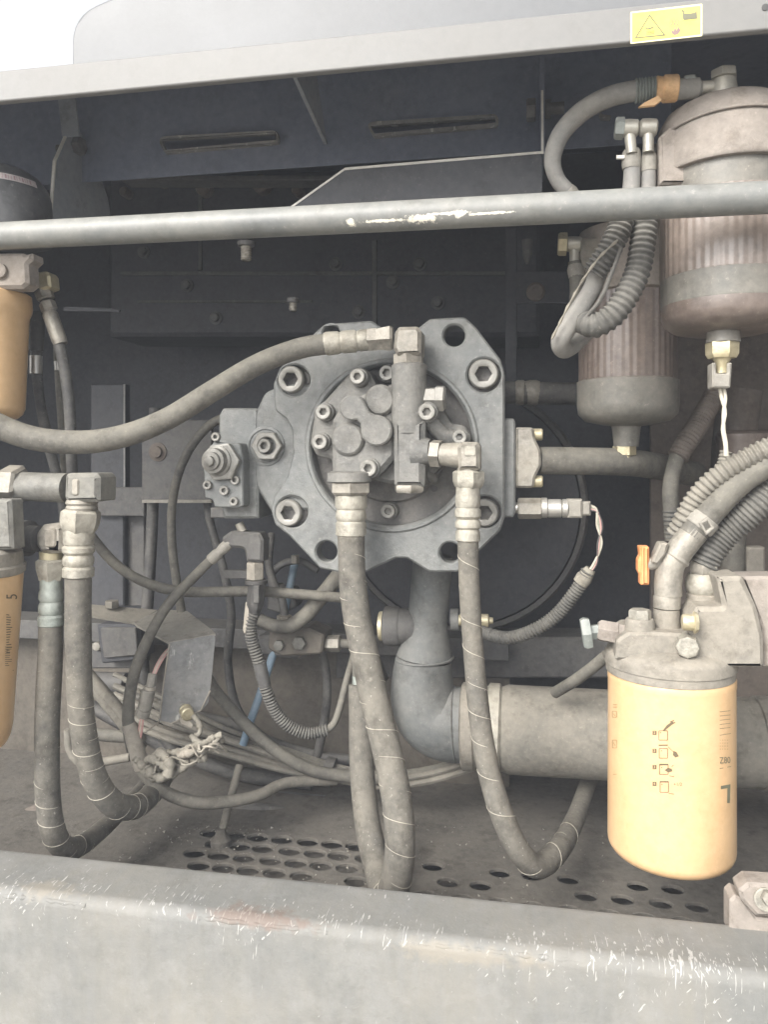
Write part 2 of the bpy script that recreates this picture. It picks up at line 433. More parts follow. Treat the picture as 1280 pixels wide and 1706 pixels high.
mat('cast_pink', (0.29, 0.258, 0.228), 0.75, 0, 0.45, (0.37, 0.32, 0.27), 0.16, 0.7, 180, 0.35)
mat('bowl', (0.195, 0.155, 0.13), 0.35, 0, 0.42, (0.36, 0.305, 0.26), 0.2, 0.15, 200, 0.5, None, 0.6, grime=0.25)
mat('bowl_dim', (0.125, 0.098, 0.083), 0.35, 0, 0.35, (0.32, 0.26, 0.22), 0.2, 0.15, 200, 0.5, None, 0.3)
mat('cup', (0.145, 0.142, 0.125), 0.45, 0, 0.45, (0.36, 0.32, 0.27), 0.12, 0.2, 200)
mat('black', (0.035, 0.035, 0.037), 0.5, 0, 0.3, (0.26, 0.24, 0.21), 0.1, 0.2, 240)
mat('connector', (0.25, 0.235, 0.205), 0.6, 0, 0.55, (0.44, 0.41, 0.35), 0.15, 0.4, 240)
mat('tie', (0.38, 0.345, 0.29), 0.7, 0, 0.3)
mat('rope', (0.25, 0.23, 0.19), 0.9, 0, 0.5, (0.40, 0.37, 0.31), 0.3, 0.9, 160, 0.2)
mat('blue_tube', (0.20, 0.31, 0.42), 0.5, 0, 0.4, (0.38, 0.38, 0.36), 0.1, 0.2)
mat('wire_pink', (0.62, 0.34, 0.32), 0.5, 0, 0.3)
mat('wire_white', (0.62, 0.58, 0.48), 0.6, 0, 0.4)
mat('wire_green', (0.30, 0.33, 0.25), 0.6, 0, 0.4)
mat('yellow', (0.86, 0.72, 0.10), 0.5, 0, 0.12, (0.8, 0.75, 0.5), 0.03, 0.0, grime=0)
mat('yellow_rim', (0.86, 0.80, 0.46), 0.5, 0, 0.1, (0.8, 0.75, 0.5), 0.03, 0.0, grime=0)
mat('print', (0.10, 0.075, 0.04), 0.6, 0, 0.15, (0.5, 0.38, 0.2), 0.1, 0.0, grime=0)
mat('print_pale', (0.36, 0.25, 0.12), 0.6, 0, 0.1, (0.6, 0.45, 0.25), 0.1, 0.0)
mat('print_grey', (0.15, 0.145, 0.09), 0.6, 0, 0.1, (0.5, 0.5, 0.35), 0.05, 0.0, grime=0)
mat('print_mauve', (0.26, 0.17, 0.15), 0.6, 0, 0.1, (0.5, 0.4, 0.35), 0.05, 0.0)
mat('paper', (0.66, 0.60, 0.60), 0.5, 0, 0.2)
mat('print_pink', (0.45, 0.30, 0.32), 0.5, 0, 0.1)
mat('ring_green', (0.20, 0.225, 0.21), 0.5, 0, 0.4, (0.45, 0.44, 0.4))
mat('tank_black', (0.06, 0.062, 0.066), 0.3, 0, 0.3, (0.30, 0.29, 0.28), 0.1, 0.1)

# ------------------------------------------------------------------ the setting: bay shell
ZF = CAM.z - 0.75
def fl(px, py): p = PZ(px, py, ZF); return V((p.x, p.y))
MF = Matrix(((1, 0, 0, 0), (0, 1, 0, 0), (0, 0, -1, ZF), (0, 0, 0, 1)))
holes = []
def hole_grid(x0, x1, d0, d1, pitch, r, skip):
    i = 0; y = d0
    while y < d1:
        x = x0 + (pitch / 2 if i % 2 else 0)
        while x < x1:
            if rnd.random() > skip: holes.append(circ(x + rnd.uniform(-.002, .002), y, r * 1.15, 16, r * 0.9))
            x += pitch
        y += pitch * 0.8; i += 1
a = fl(285, 1445); b = fl(605, 1480); c0 = fl(400, 1395)
hole_grid(a.x + 0.02, b.x + 0.01, b.y - 0.02, c0.y + 0.02, 0.050, 0.0185, 0.05)
a = fl(700, 1500); b = fl(1180, 1540); c0 = fl(800, 1440)
hole_grid(a.x + 0.01, b.x + 0.02, b.y - 0.0, c0.y + 0.02, 0.060, 0.0165, 0.22)
mb = MB().prism([V((-1.9, 1.06)), V((0.95, 1.06)), V((0.95, 2.3)), V((-1.9, 2.3))], 0.006, holes, 0.0012, MF)
struct(obj('bay_floor', mb, 'floor'))
struct(obj('ground', MB().wbox((-7.0, -7.0, -0.05), (6.0, 4.0, 0.0)), 'dirt'))  # unseen ground sheet, added to bounce sunlight up into the bay
struct(obj('under_floor', MB().wbox((-1.9, 1.0, ZF - 0.06), (0.95, 2.3, ZF - 0.045)), 'floor'))
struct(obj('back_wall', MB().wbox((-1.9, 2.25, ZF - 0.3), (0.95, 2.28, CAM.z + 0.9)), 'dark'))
def wall_x(x):
    return MB().slab([V((x, 1.06, ZF - .3)), V((x, 2.25, ZF - .3)), V((x, 2.25, CAM.z + .86)), V((x, 1.46, CAM.z + .785)), V((x, 1.06, CAM.z + .575))], 0.02, V((1, 0, 0)))
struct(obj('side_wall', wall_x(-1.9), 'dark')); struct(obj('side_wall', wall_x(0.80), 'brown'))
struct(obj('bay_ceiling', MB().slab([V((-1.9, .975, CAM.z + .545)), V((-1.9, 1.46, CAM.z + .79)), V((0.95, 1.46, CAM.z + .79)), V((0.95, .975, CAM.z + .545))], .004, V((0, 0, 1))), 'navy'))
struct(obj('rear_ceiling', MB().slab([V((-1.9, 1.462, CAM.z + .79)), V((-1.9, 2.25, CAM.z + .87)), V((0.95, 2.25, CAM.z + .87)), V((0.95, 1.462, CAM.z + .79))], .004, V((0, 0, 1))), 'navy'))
# lower rear wall with its shelf lip
p0 = P(100, 1088, 1.78); 
struct(obj('rear_wall', MB().wbox((-1.9, 1.78, ZF), (P(600, 1100, 1.78).x + 0.35, 1.80, P(500, 1080, 1.78).z)), 'umber'))
struct(obj('rear_ledge', MB().wbox((-1.9, 1.70, P(500, 1086, 1.70).z), (P(600, 1100, 1.78).x + 0.35, 1.80, P(500, 1052, 1.70).z)), 'dim', None, 0.004))
# grit and chips lying on the floor
mb = MB()
for k in range(420):
    p_ = PZ(rnd.uniform(180, 1010), rnd.uniform(1375, 1530), ZF) if k < 300 else PZ(rnd.gauss(380, 50), rnd.gauss(1392, 12), ZF)
    r_ = rnd.uniform(.001, .0035) * (1.4 if k > 380 else 1)
    q_ = [p_ + V((rnd.uniform(-1, 1) * r_, rnd.uniform(-1, 1) * r_, rnd.uniform(0, .8) * r_)) for _ in range(4)]
    q_[0].z = ZF + r_; q_[1].z = q_[2].z = q_[3].z = ZF + .0005
    mb.add(q_, [(0, 1, 2), (0, 2, 3), (0, 3, 1), (1, 3, 2)])
obj('floor_grit', mb, 'connector')['kind'] = 'stuff'
# brown partition behind the filters
struct(obj('partition_wall', MB().wbox((P(1085, 700, 1.95).x, 1.95, ZF), (0.80, 1.97, CAM.z + 0.78)), 'brown'))

# ------------------------------------------------------------------ frame beam, hood, rail, sill
XL, XR = -1.75, 0.75
zb0 = P(640, 109, 0.96).z; zb1 = P(640, 52, 0.96).z
t = thing('frame_beam', 'pale grey boxed beam along the top of the bay with yellow warning sticker', 'beam', (0, 0.98, zb0))
obj('beam_body', MB().wbox((XL, 0.96, zb0), (XR, 0.972, zb1)), 'beam', t, 0.003, 38, 3)
Ys = 0.9592
stk = obj('warning_label', MB().pp(fillet([(1051, 20), (1171, 6), (1171, 60), (1051, 73)], 2), Ys, 0.0004, (), 0), 'yellow_rim', t)
obj('label_field', MB().pp([(1054, 22), (1168, 9.5), (1168, 57), (1054, 70)], Ys - 0.0003, 0.0003, (), 0), 'yellow', stk)
tri_o = [(1058, 64), (1083, 23.5), (1110, 59)]
tri_i = [(1061.5, 62), (1083, 27), (1106, 57.2)]
mb = MB().pp(tri_o, Ys - 0.0006, 0.0003, [tri_i], 0)
mb.pp([(1076, 45), (1080, 47), (1090, 44), (1088, 47), (1082, 49), (1077, 48)], Ys - 0.0006, 0.0003, (), 0)
for k in range(3): mb.pp([(1078, 51.5 + k * 2.4), (1091, 50.3 + k * 2.4), (1091, 51.2 + k * 2.4), (1078, 52.4 + k * 2.4)], Ys - 0.0006, 0.0003, (), 0)
obj('warning_triangle', mb, 'print_grey', stk)
mb = MB()
for k in range(3):
    x = 1121 + k * 4.6
    l = [(x + 1.2 * math.sin(j * 1.4), 33 + j * 2 - k * .5) for j in range(6)]
    mb.pp([(q[0] - .8, q[1]) for q in l] + [(q[0] + .8, q[1]) for q in reversed(l)], Ys - 0.0006, 0.0003, (), 0)
mb.pp([(1118, 44), (1120, 50), (1123, 52), (1126, 44), (1128, 51), (1131, 43), (1133, 49), (1134.5, 43), (1134, 52), (1130, 57), (1124, 58.5), (1120, 55)], Ys - 0.0006, 0.0003, (), 0)
obj('hot_hand_mark', mb, 'print_mauve', stk)
obj('tank_mark', MB().pp([(1136.5, 17), (1139, 16), (1141, 18.5), (1140.5, 22), (1150, 22.5), (1158, 21), (1162, 18.5), (1162.5, 31), (1140, 33.5), (1138, 28), (1138.5, 21)], Ys - 0.0006, 0.0003, (), 0), 'print_grey', stk)
obj('small_hole', MB().lathe(P(1276, 12, 0.9595), V((0, -1, 0)), [(0, 0.004), (0.0004, 0.004)], 14), 'black', t)

mb = MB()
x0 = P(119, 60, 1.05).x; zt = P(640, 60, 1.03).z
M_ = Matrix(((1, 0, 0, x0), (0, 0, 1, 1.05), (0, 1, 0.56, zt), (0, 0, 0, 1)))
obj_h = obj('engine_hood', MB().prism(fillet([(0, 0, 0), (0, 0.088, .055), (0.09, 0.115, 0.05), (0.5, 0.17, .0), (2.2, 0.18, 0), (2.2, 0, 0)], 0.05, 6), 0.7, (), 0.003, M_), 'hood')
tag(obj_h, 'pale grey rounded hood panel rising behind the top beam against the sky', 'hood')

# inner panel with slots and gussets
Yp = 1.25
slots = [fillet([(266, 231), (458, 221), (461, 236), (275, 249)], 6, 4), fillet([(614, 207), (826, 194), (828, 208), (625, 222)], 6, 4)]
t = IP = thing('inner_panel', 'dark blue inner panel with two long slots under the top beam', 'panel', P(500, 280, Yp))
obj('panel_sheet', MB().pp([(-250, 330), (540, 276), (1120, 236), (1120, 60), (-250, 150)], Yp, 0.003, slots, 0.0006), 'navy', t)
for sl_ in slots:
    big = [((q[0] - sum(p[0] for p in sl_) / len(sl_)) * 1.035 + sum(p[0] for p in sl_) / len(sl_), (q[1] - sum(p[1] for p in sl_) / len(sl_)) * 1.35 + sum(p[1] for p in sl_) / len(sl_)) for q in sl_]
    obj('slot_rim', MB().pp(big, Yp - 0.012, 0.012, [sl_], 0.004), 'plate', t)
X = P(540, 242, Yp).x
obj('gusset', MB().slab([P(540, 242, Yp), PX(483, 120, X), PX(470, 92, X), PX(515, 92, X), PX(521, 120, X)], 0.006, V((1, 0, 0))), 'bracket', t, 0.0006)
obj('strap', MB().pp([(94, 150), (123, 148), (131, 226), (103, 228)], 1.20, 0.004, (), 0.0004), 'bracket', t)
obj('lower_channel', MB().box(200, 292, 560, 300, 1.62, 0.05, 0.002), 'dim', t)
# clutter behind the panel's lower edge
t = thing('engine_block', 'dim dusty engine parts seen in the gap below the slotted panel', 'engine', P(380, 330, 1.9))
mb = MB().box(180, 296, 900, 560, 1.95, 0.2, 0.01)
obj('block', mb, 'dark', t)
for (px, py, r) in ((215, 325, 9), (275, 305, 11), (345, 318, 14), (440, 312, 16), (500, 322, 10)):
    obj('boss', MB().lathe(P(px, py, 1.95), V((0, -1, 0)), [(0, r * .0015), (0.03, r * .0015), (0.035, r * .0011)], 14), 'brown', t)

for (x0, y0, x1, y1) in ((200, 452, 880, 458), (330, 310, 336, 450), (620, 400, 628, 552), (228, 500, 520, 504)):
    obj('seam_strip', MB().box(x0, y0, x1, y1, 1.945, 0.006, 0.001), 'dim', t)
for (px, py) in ((240, 420), (312, 476), (360, 530), (560, 440), (598, 520), (655, 470), (700, 440), (730, 505)):
    obj('cover_bolt', MB().lathe(P(px, py, 1.949), V((0, -1, 0)), [(0, .018), (.004, .018), (.005, .012), (.016, .012), (.018, .009)], 12), 'dim', t)
# bracket with a bright edge by the accumulator
X = P(82, 370, 1.16).x
e = [PX(111, 216, X), PX(88, 268, X), PX(80, 372, X), PX(78, 396, X)]
t = thing('hinge_bracket', 'blue grey bracket plate with bare bright edge and bolt beside the black accumulator', 'bracket', e[2])
back = [PX(186, 390, X), PX(176, 330, X), PX(146, 240, X), PX(124, 214, X)]
obj('plate', MB().slab(e + back, 0.004, V((1, 0, 0))), 'bracket', t)
mb = MB()
for a, b in zip(e[:-1], e[1:]):
    d = V((0, -0.0008, 0))
    mb.slab([a + d + V((-.0004, 0, 0)), b + d + V((-.0004, 0, 0)), b + d + V((.0046, 0, 0)), a + d + V((.0046, 0, 0))], 0.003, V((0, 1, 0)))
obj('bare_edge', mb, 'edge', t)
pb = PX(122, 244, X)
obj('bolt_head', MB().hexn(pb + V((0.0045, 0, 0)), V((1, 0, 0)), 0.016, 0.014), 'dim', t)
obj('bolt_shank', MB().lathe(PX(104, 240, X) + V((0, .02, 0)), V((-1, 0, 0)), [(0, .008), (.022, .008)], 14), 'dim', t)

# divider sheet; highlights on its bare edges are painted in as pale strips
Yd = 1.17
t = thing('divider_sheet', 'dark folded sheet metal divider with thin bare bright edges behind the rail', 'panel', P(700, 400, Yd))
ol = [(480, 348), (575, 281), (903, 254), (905, 372), (520, 390)]
obj('sheet', MB().pp(ol, Yd, 0.003, (), 0.0003), 'dark', t)
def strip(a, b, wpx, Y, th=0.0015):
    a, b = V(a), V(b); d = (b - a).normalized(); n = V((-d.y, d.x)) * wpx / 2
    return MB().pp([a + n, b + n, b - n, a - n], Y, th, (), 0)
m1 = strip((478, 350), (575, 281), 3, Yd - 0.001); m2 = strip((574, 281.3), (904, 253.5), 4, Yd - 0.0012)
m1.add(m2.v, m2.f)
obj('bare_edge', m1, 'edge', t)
obj('flange', MB().slab([P(900, 92, Yd), P(908, 92, Yd), P(908, 256, Yd), P(902, 256, Yd)], 0.12, V((0, 1, 0))), 'navy', t, 0.0006)
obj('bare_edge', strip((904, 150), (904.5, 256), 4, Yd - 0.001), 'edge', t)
obj('bolt_head', MB().hexn(P(893, 183, Yd + .03), V((-1, 0, 0)), 0.017, 0.014), 'dim', t)
obj('bolt_shank', MB().lathe(P(909, 182, Yd + .03), V((1, 0, 0)), [(0, .014), (.008, .014), (.008, .009), (.028, .009)], 14), 'dim', t)

# small bracket and bolt in the gloom right of the divider
t = thing('cross_bracket', 'dim steel cross bracket with round bolt behind the divider near small separator', 'bracket', P(910, 480, 1.6))
obj('plate', MB().box(860, 452, 1010, 505, 1.60, 0.006, 0.001), 'dark', t)
obj('upright', MB().box(842, 380, 862, 640, 1.66, 0.02, 0.002), 'dark', t)
obj('bolt', MB().lathe(P(893, 487, 1.6), V((0, -1, 0)), [(0, .019), (.008, .019), (.012, .014), (.012, .008), (.008, .008)], 18), 'brown', t)
obj('cone_bolt', MB().st([(879, 440, 1.6, 3), (879, 425, 1.6, 8), (879, 400, 1.6, 9)], 14), 'dim', t)

# guard rail
a, b = P(0, 393.5, 0.98), P(1280, 329, 0.98)
d = (b - a).normalized()
pts = [a - d * 0.6 + d * ((b - a).length + 1.0) * k / 40 for k in range(41)]
tag(obj('guard_rail', MB().tube(pts, 24.6 * K(640, 0.98), 32), 'rail'), 'thick grey tube rail crossing in front of the pump with chipped paint', 'rail')

# sill: folded channel along the bottom
zs = P(640, 1485, 1.03).z; yn = 0.938
pr = [(1.034, zs - 0.35), (1.034, zs), (1.025, zs + 0.002), (0.985, zs + 0.001)]
for k in range(7):
    an = math.pi / 2 * k / 6
    pr.append((yn + 0.016 - 0.016 * math.sin(an), zs - 0.016 + 0.016 * math.cos(an)))
pr += [(yn - 0.002, zs - 0.05), (yn - 0.006, zs - 0.2), (yn - 0.006, zs - 0.35)]
mb = MB(); NX = 2; vs_ = []; fs = []
n = len(pr)
for x in (XL, XR):
    for (y, z) in pr: vs_.append(V((x, y, z)))
for k in range(n): fs.append((k, (k + 1) % n, n + (k + 1) % n, n + k))
fs += [tuple(range(n)), tuple(range(2 * n - 1, n - 1, -1))]
mb.add(vs_, fs)
t = thing('sill_beam', 'scratched pale grey lower sill beam with rust scrape along the bay bottom', 'beam', (0, yn, zs - 0.35))
obj('sill_body', mb, 'sill', t)
# weld beads along the folded edge
for (xa, xb) in ((-40, 140), (330, 545), (700, 985)):
    mb = MB(); l = []
    for k in range(30):
        px = xa + (xb - xa) * k / 29; p = P(px, 1500, yn); l.append(V((p.x, yn + 0.0045 + rnd.uniform(-.0006, .0006), zs - 0.0095 + rnd.uniform(-.0008, .0008))))
    obj('weld_bead', mb.tube(l, [0.0035 + rnd.uniform(-.0008, .0008) for _ in l], 10), 'sill', t)

# ------------------------------------------------------------------ main hydraulic pump
YP = 1.33
t = PUMP = thing('hydraulic_pump', 'large grey hydraulic pump with bolted flange and round cover in the middle', 'pump', P(650, 950, YP))
flange = fillet([(519, 559, 10), (540, 540, 12), (619, 534, 12), (650, 556, 10), (690, 552, 10), (716, 531, 12), (775, 528, 12), (794, 546, 16), (834, 598, 12), (841, 622, 16), (841, 862, 12), (834, 884, 14), (800, 917, 10), (766, 953, 12),
    (716, 953, 10), (678, 930, 10), (660, 930, 10), (610, 953, 12), (566, 954, 12), (533, 947, 14), (483, 894, 12), (458, 874, 14), (451, 850, 14), (456, 826, 12), (478, 795, 14), (488, 754, 16), (486, 716, 16), (477, 698, 12), (458, 684, 10), (455, 640, 14), (466, 613, 14)], 10, 5)
hl = [circ(757, 559, 18), circ(544, 919, 17.5), circ(750, 921, 17.5), circ(552, 555, 14), circ(490, 634, 26.5, 32), circ(807, 625, 28.5, 32), circ(486, 853, 26.5, 32), circ(809, 853, 27, 32), circ(653, 742, 134, 72)]
obj('flange', MB().pp(flange, YP, 0.035, hl, 0.0032), 'pump', t)
# ring proud of the flange round the cover
obj('cover_ring', MB().pp(circ(653, 742, 146, 72), YP - 0.004, 0.012, [circ(653, 742, 136, 72)], 0.003), 'pump', t)
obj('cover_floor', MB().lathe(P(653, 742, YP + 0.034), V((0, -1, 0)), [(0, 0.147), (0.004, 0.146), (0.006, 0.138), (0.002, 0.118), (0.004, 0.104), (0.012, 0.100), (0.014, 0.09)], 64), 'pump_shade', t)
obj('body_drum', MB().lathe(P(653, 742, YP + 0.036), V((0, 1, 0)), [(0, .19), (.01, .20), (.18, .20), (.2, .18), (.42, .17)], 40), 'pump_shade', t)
# left lobe, set back
lobe = fillet([(470, 640, 0), (440, 655, 20), (424, 690, 20), (415, 730, 20), (417, 780, 20), (428, 815, 20), (450, 850, 0), (520, 850, 0), (520, 640, 0)], 10)
obj('side_lobe', MB().pp(lobe, YP + 0.013, 0.03, (), 0.005), 'pump', t)
obj('plug_boss', MB().lathe(P(443, 743, YP + 0.014), V((0, -1, 0)), [(0, .037), (.004, .036), (.005, .031), (.003, .029)], 36), 'pump', t)
pl = obj('plug', MB().pp([q.lerp(V((443, 743)), 0) for q in circ(443, 743, 26, 6)], YP - 0.006, 0.018, [circ(444, 743, 14.5, 24)], .0018), 'screw', t)
obj('plug_screw', MB().socket(P(444, 743, YP + 0.012), V((0, -1, 0)), 0.0135, 0.0165, 0.55, 0.9), 'screw', pl)
# counterbored bolts
for (px, py, r) in ((490, 634, 22.5), (807, 625, 25), (486, 853, 22.5), (809, 853, 23)):
    k_ = K(px, YP)
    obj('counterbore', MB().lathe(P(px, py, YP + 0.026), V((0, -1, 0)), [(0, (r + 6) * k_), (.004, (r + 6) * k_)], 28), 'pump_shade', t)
    obj('socket_bolt', MB().socket(P(px, py, YP + 0.024), V((0, -1, 0)), r * k_, 0.024, 0.58, 0.92, 36), 'screw', t)
# pilot gear pump on the cover
YC = 1.30
gp = obj('gear_pump', MB().pp(fillet([(576, 628, 10), (592, 610, 16), (614, 618, 12), (630, 650, 10), (650, 640, 10), (714, 640, 10), (728, 668, 10), (752, 706, 10), (772, 708, 12), (786, 728, 14), (776, 748, 12), (740, 772, 12), (712, 800, 12), (650, 806, 10), (625, 800, 10), (556, 806, 8), (552, 764, 8), (526, 758, 12), (516, 738, 14), (522, 700, 12), (522, 680, 14), (540, 668, 12)], 8), YC, 0.06, (), 0.006), 'pump_cast', t)
obj('pump_block', MB().pp(fillet([(553, 700, 14), (570, 672, 16), (625, 648, 14), (660, 650, 8), (660, 760, 8), (634, 790, 10), (612, 800, 8), (553, 800, 8)], 8), YC - 0.030, 0.034, (), 0.008), 'pump_cast', gp)
lob = [V((587 + 22 * math.cos(a), 679 + 22 * math.sin(a))) for a in [math.radians(q) for q in range(118, 345, 12)]]
lob += [V((615, 686)), V((622, 690))]
lob += [V((627 + 26 * math.cos(a), 717 + 26 * math.sin(a))) for a in [math.radians(q) for q in range(-88, 200, 12)]]
lob += [V((600, 704)), V((594, 699)), V((586, 701))]
mb = MB().pp(lob, YC - 0.052, 0.03, (), 0.0028)
for (px, py, r, y_) in ((636, 668, 27, YC - 0.040), (583, 732, 29, YC - 0.038)):
    k_ = K(px, y_) ; h = YC - 0.02 - y_
    mb.lathe(P(px, py, YC - 0.02), V((0, -1, 0)), [(0, r * k_), (h - .008, r * k_), (h - .003, r * k_ * .93), (h, r * k_ * .8)], 32)
obj('gear_boss', mb, 'pump_cast', gp)
# valve column
mb = MB().st([(682, 606, 1.275, 25), (682, 609, 1.275, 29.5), (682, 700, 1.275, 29.5), (682, 722, 1.275, 28)], 32)
obj('valve_barrel', mb, 'pump_cast', gp)
mb = MB().pp(fillet([(655, 700), (708, 700), (707, 812), (656, 812)], 7), 1.250, 0.055, (), 0.009)
mb.st([(690, 752, 1.268, 27), (702, 752, 1.266, 25), (718, 752, 1.264, 20.5)], 28)
obj('valve_body', mb, 'pump_cast', gp)
obj('valve_plug', MB().st([(682, 808, 1.268, 24), (682, 811, 1.268, 26), (682, 817, 1.268, 26), (682, 821, 1.268, 23)], 6, 0.26), 'steel', gp)
obj('side_plug', MB().st([(700, 664, 1.28, 20), (726, 664, 1.28, 20), (727, 664, 1.28, 23), (740, 664, 1.28, 23), (743, 664, 1.28, 19)], 6, 0.2), 'screw', gp)
mb = MB().tube(curve([P(706, 690, 1.278), P(722, 708, 1.285), P(742, 726, 1.295), P(768, 732, 1.305)]), 14 * K(720, 1.28), 16)
mb.tube(curve([P(700, 782, 1.30), P(716, 792, 1.31), P(722, 798, 1.325)]), 10 * K(720, 1.28), 14)
obj('arm', mb, 'pump_cast', gp)
for (px, py, r, y_, seat) in ((595, 627, 13, 1.272, .03), (538, 686, 13, 1.276, .03), (532, 736, 13, 1.280, .03), (613, 780, 14.5, 1.252, .03), (711, 686, 14.5, 1.25, .03), (766, 728, 12, 1.285, .02), (644, 621, 13, 1.315, .02), (646, 852, 12, 1.330, .02)):
    k_ = K(px, y_); p = P(px, py, y_)
    obj('screw_seat', MB().lathe(p + V((0, .012, 0)), V((0, 1, 0)), [(0, r * 1.12 * k_), (.001, r * 1.2 * k_), (.03, r * 1.35 * k_)], 24), 'pump_cast', gp)
    obj('socket_screw', MB().socket(p + V((0, .0125, 0)), V((0, -1, 0)), r * k_, .0125, 0.52, 0.95), 'screw', gp)
obj('drain_hole', MB().lathe(P(724, 814, 1.336), V((0, -1, 0)), [(0, 5.5 * K(724, 1.33)), (.0055, 5.5 * K(724, 1.33))], 14), 'black', t)

# regulator on the pump's far end
mb = MB().pp(fillet([(371, 680, 5), (430, 680, 5), (430, 864, 3), (372, 864, 3), (364, 820, 5), (364, 692, 8)], 5), YP + 0.012, 0.10, (), 0.004)
rg = obj('regulator', mb, 'pump', t)
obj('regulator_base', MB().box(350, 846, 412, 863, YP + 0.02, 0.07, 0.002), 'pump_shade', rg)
obj('regulator_plate', MB().pp(fillet([(338, 757, 5), (356, 736, 6), (400, 738, 6), (404, 762, 6), (405, 842, 4), (398, 846, 4), (357, 845, 4), (354, 832, 6), (341, 830, 4)], 5), YP - 0.022, 0.04, (), 0.002), 'pump', rg)
p = P(368, 768, YP - 0.022); k_ = K(368, YP)
obj('lock_nut', MB().hexn(p + V((.006, 0, -.002)), V((-0.12, -1, 0)), 33 * k_, 0.014, 0.1), 'screw', rg)
obj('adjuster', MB().lathe(p, V((-0.12, -1, 0)), [(0.012, 25 * k_), (.016, 25 * k_), (.018, 21 * k_), (.03, 20 * k_), (.031, 15 * k_), (.036, 14 * k_), (.037, 8 * k_), (.044, 8 * k_), (.046, 4 * k_)], 28), 'screw', rg)
for (px, py, r) in ((361, 728, 7.5), (347, 808, 7.5), (393, 800, 7.5), (391, 835, 7.5), (375, 817, 8)):
    obj('socket_screw', MB().socket(P(px, py, YP - 0.022), V((0, -1, 0)), r * k_, .008, 0.5, 0.95, 18), 'screw', rg)

# side port pad and split flange
obj('port_pad', MB().pp(fillet([(838, 697), (856, 697), (859, 703), (859, 856), (855, 862), (838, 862)], 3), YP + 0.022, 0.12, (), 0.003), 'pump', t)
t = thing('delivery_pipe', 'dusty steel delivery pipe with bolted split flange leaving the pump side', 'pipe', P(862, 765, 1.37))
sf = obj('split_flange', MB().pp(fillet([(860, 712, 3), (889, 712, 6), (892, 730, 8), (902, 752, 10), (902, 776, 10), (892, 796, 8), (890, 813, 6), (860, 813, 3)], 5), 1.352, 0.06, (), 0.004), 'steel', t, 0)
for py in (724, 802):
    obj('flange_bolt', MB().st([(888, py, 1.37, 10), (903, py, 1.37, 10), (905, py, 1.37, 8)], 18), 'brass', t)
pt = curve([P(898, 767, 1.385), P(960, 768, 1.40), P(1040, 770, 1.43), P(1090, 776, 1.50), P(1160, 790, 1.62)])
obj('pipe', MB().tube(pt, 23 * K(950, 1.4), 26), 'hose_plain', t)
t = thing('rear_hose', 'dim ribbed rear hose leaving the pump above the delivery pipe', 'hose', P(840, 654, 1.6))
obj('hose', MB().tube(curve([P(835, 654, 1.6), P(900, 655, 1.6), P(1000, 657, 1.62)]), 19 * K(900, 1.6), 20), 'hose_black', t)
obj('ferrule', MB().st([(858, 654, 1.6, 18), (862, 654, 1.6, 21), (872, 654, 1.6, 21), (875, 654, 1.6, 19), (884, 654, 1.6, 21), (894, 654, 1.6, 21), (900, 654, 1.6, 19)], 20), 'steel', t)
# pressure sensor
t = thing('pressure_sensor', 'bright steel pressure sensor with plug under the split flange', 'sensor', P(862, 846, 1.37))
obj('hex_body', MB().st([(863, 847, 1.37, 15), (865, 847, 1.37, 17.5), (902, 847, 1.37, 17.5), (904, 847, 1.37, 15)], 6, 0.5), 'steel', t)
obj('neck', MB().st([(856, 846, 1.37, 9), (866, 846, 1.37, 9)], 16), 'bright', t)
obj('collar', MB().st([(903, 846, 1.37, 17), (912, 846, 1.37, 17), (913, 846, 1.37, 14)], 24), 'bright', t)
obj('barrel', MB().st([(912, 847, 1.37, 13), (914, 847, 1.37, 15.5), (935, 847, 1.37, 15.5), (936, 847, 1.37, 13), (938, 847, 1.37, 15.5), (946, 847, 1.37, 15.5)], 26), 'bright', t)
obj('plug', MB().box(946, 832, 971, 863, 1.358, 0.034, 0.003), 'connector', t)
obj('plug_tail', MB().box(970, 836, 985, 859, 1.362, 0.026, 0.003), 'connector', t)
for k, m_ in enumerate(('wire_white', 'wire_green', 'wire_pink', 'black')):
    o_ = (k - 1.5) * 3.0
    obj('wire', MB().tube(curve([P(983, 846 + o_, 1.372), P(994, 850 + o_ * .5, 1.37), P(1000 + o_, 875, 1.37), P(1000 - o_ * .7, 905, 1.37), P(992 + o_ * .6, 940, 1.375), P(975 + o_ * .4, 962, 1.38)], 0.004), 0.0021, 8), m_, t)

def corr(l, r, pitch=0.0058, amp=0.13, n=14):
    pts = curve(l, pitch / 6)
    return MB().tube(pts, [r * (1 + amp * math.sin(2 * math.pi * i / 6)) for i in range(len(pts))], n)
t2 = corr([P(980, 952, 1.378), P(960, 985, 1.385), P(925, 1027, 1.395), P(885, 1052, 1.40), P(845, 1063, 1.42), P(800, 1052, 1.46)], 10.5 * K(900, 1.4))
t = thing('sensor_harness', 'thin ribbed conduit curving down from the sensor wires to the suction pipe', 'harness', P(900, 1050, 1.4))
obj('conduit', t2, 'conduit', t)
obj('tape_end', MB().st([(967, 972, 1.382, 13), (972, 962, 1.381, 14), (985, 948, 1.379, 9)], 14), 'rope', t)

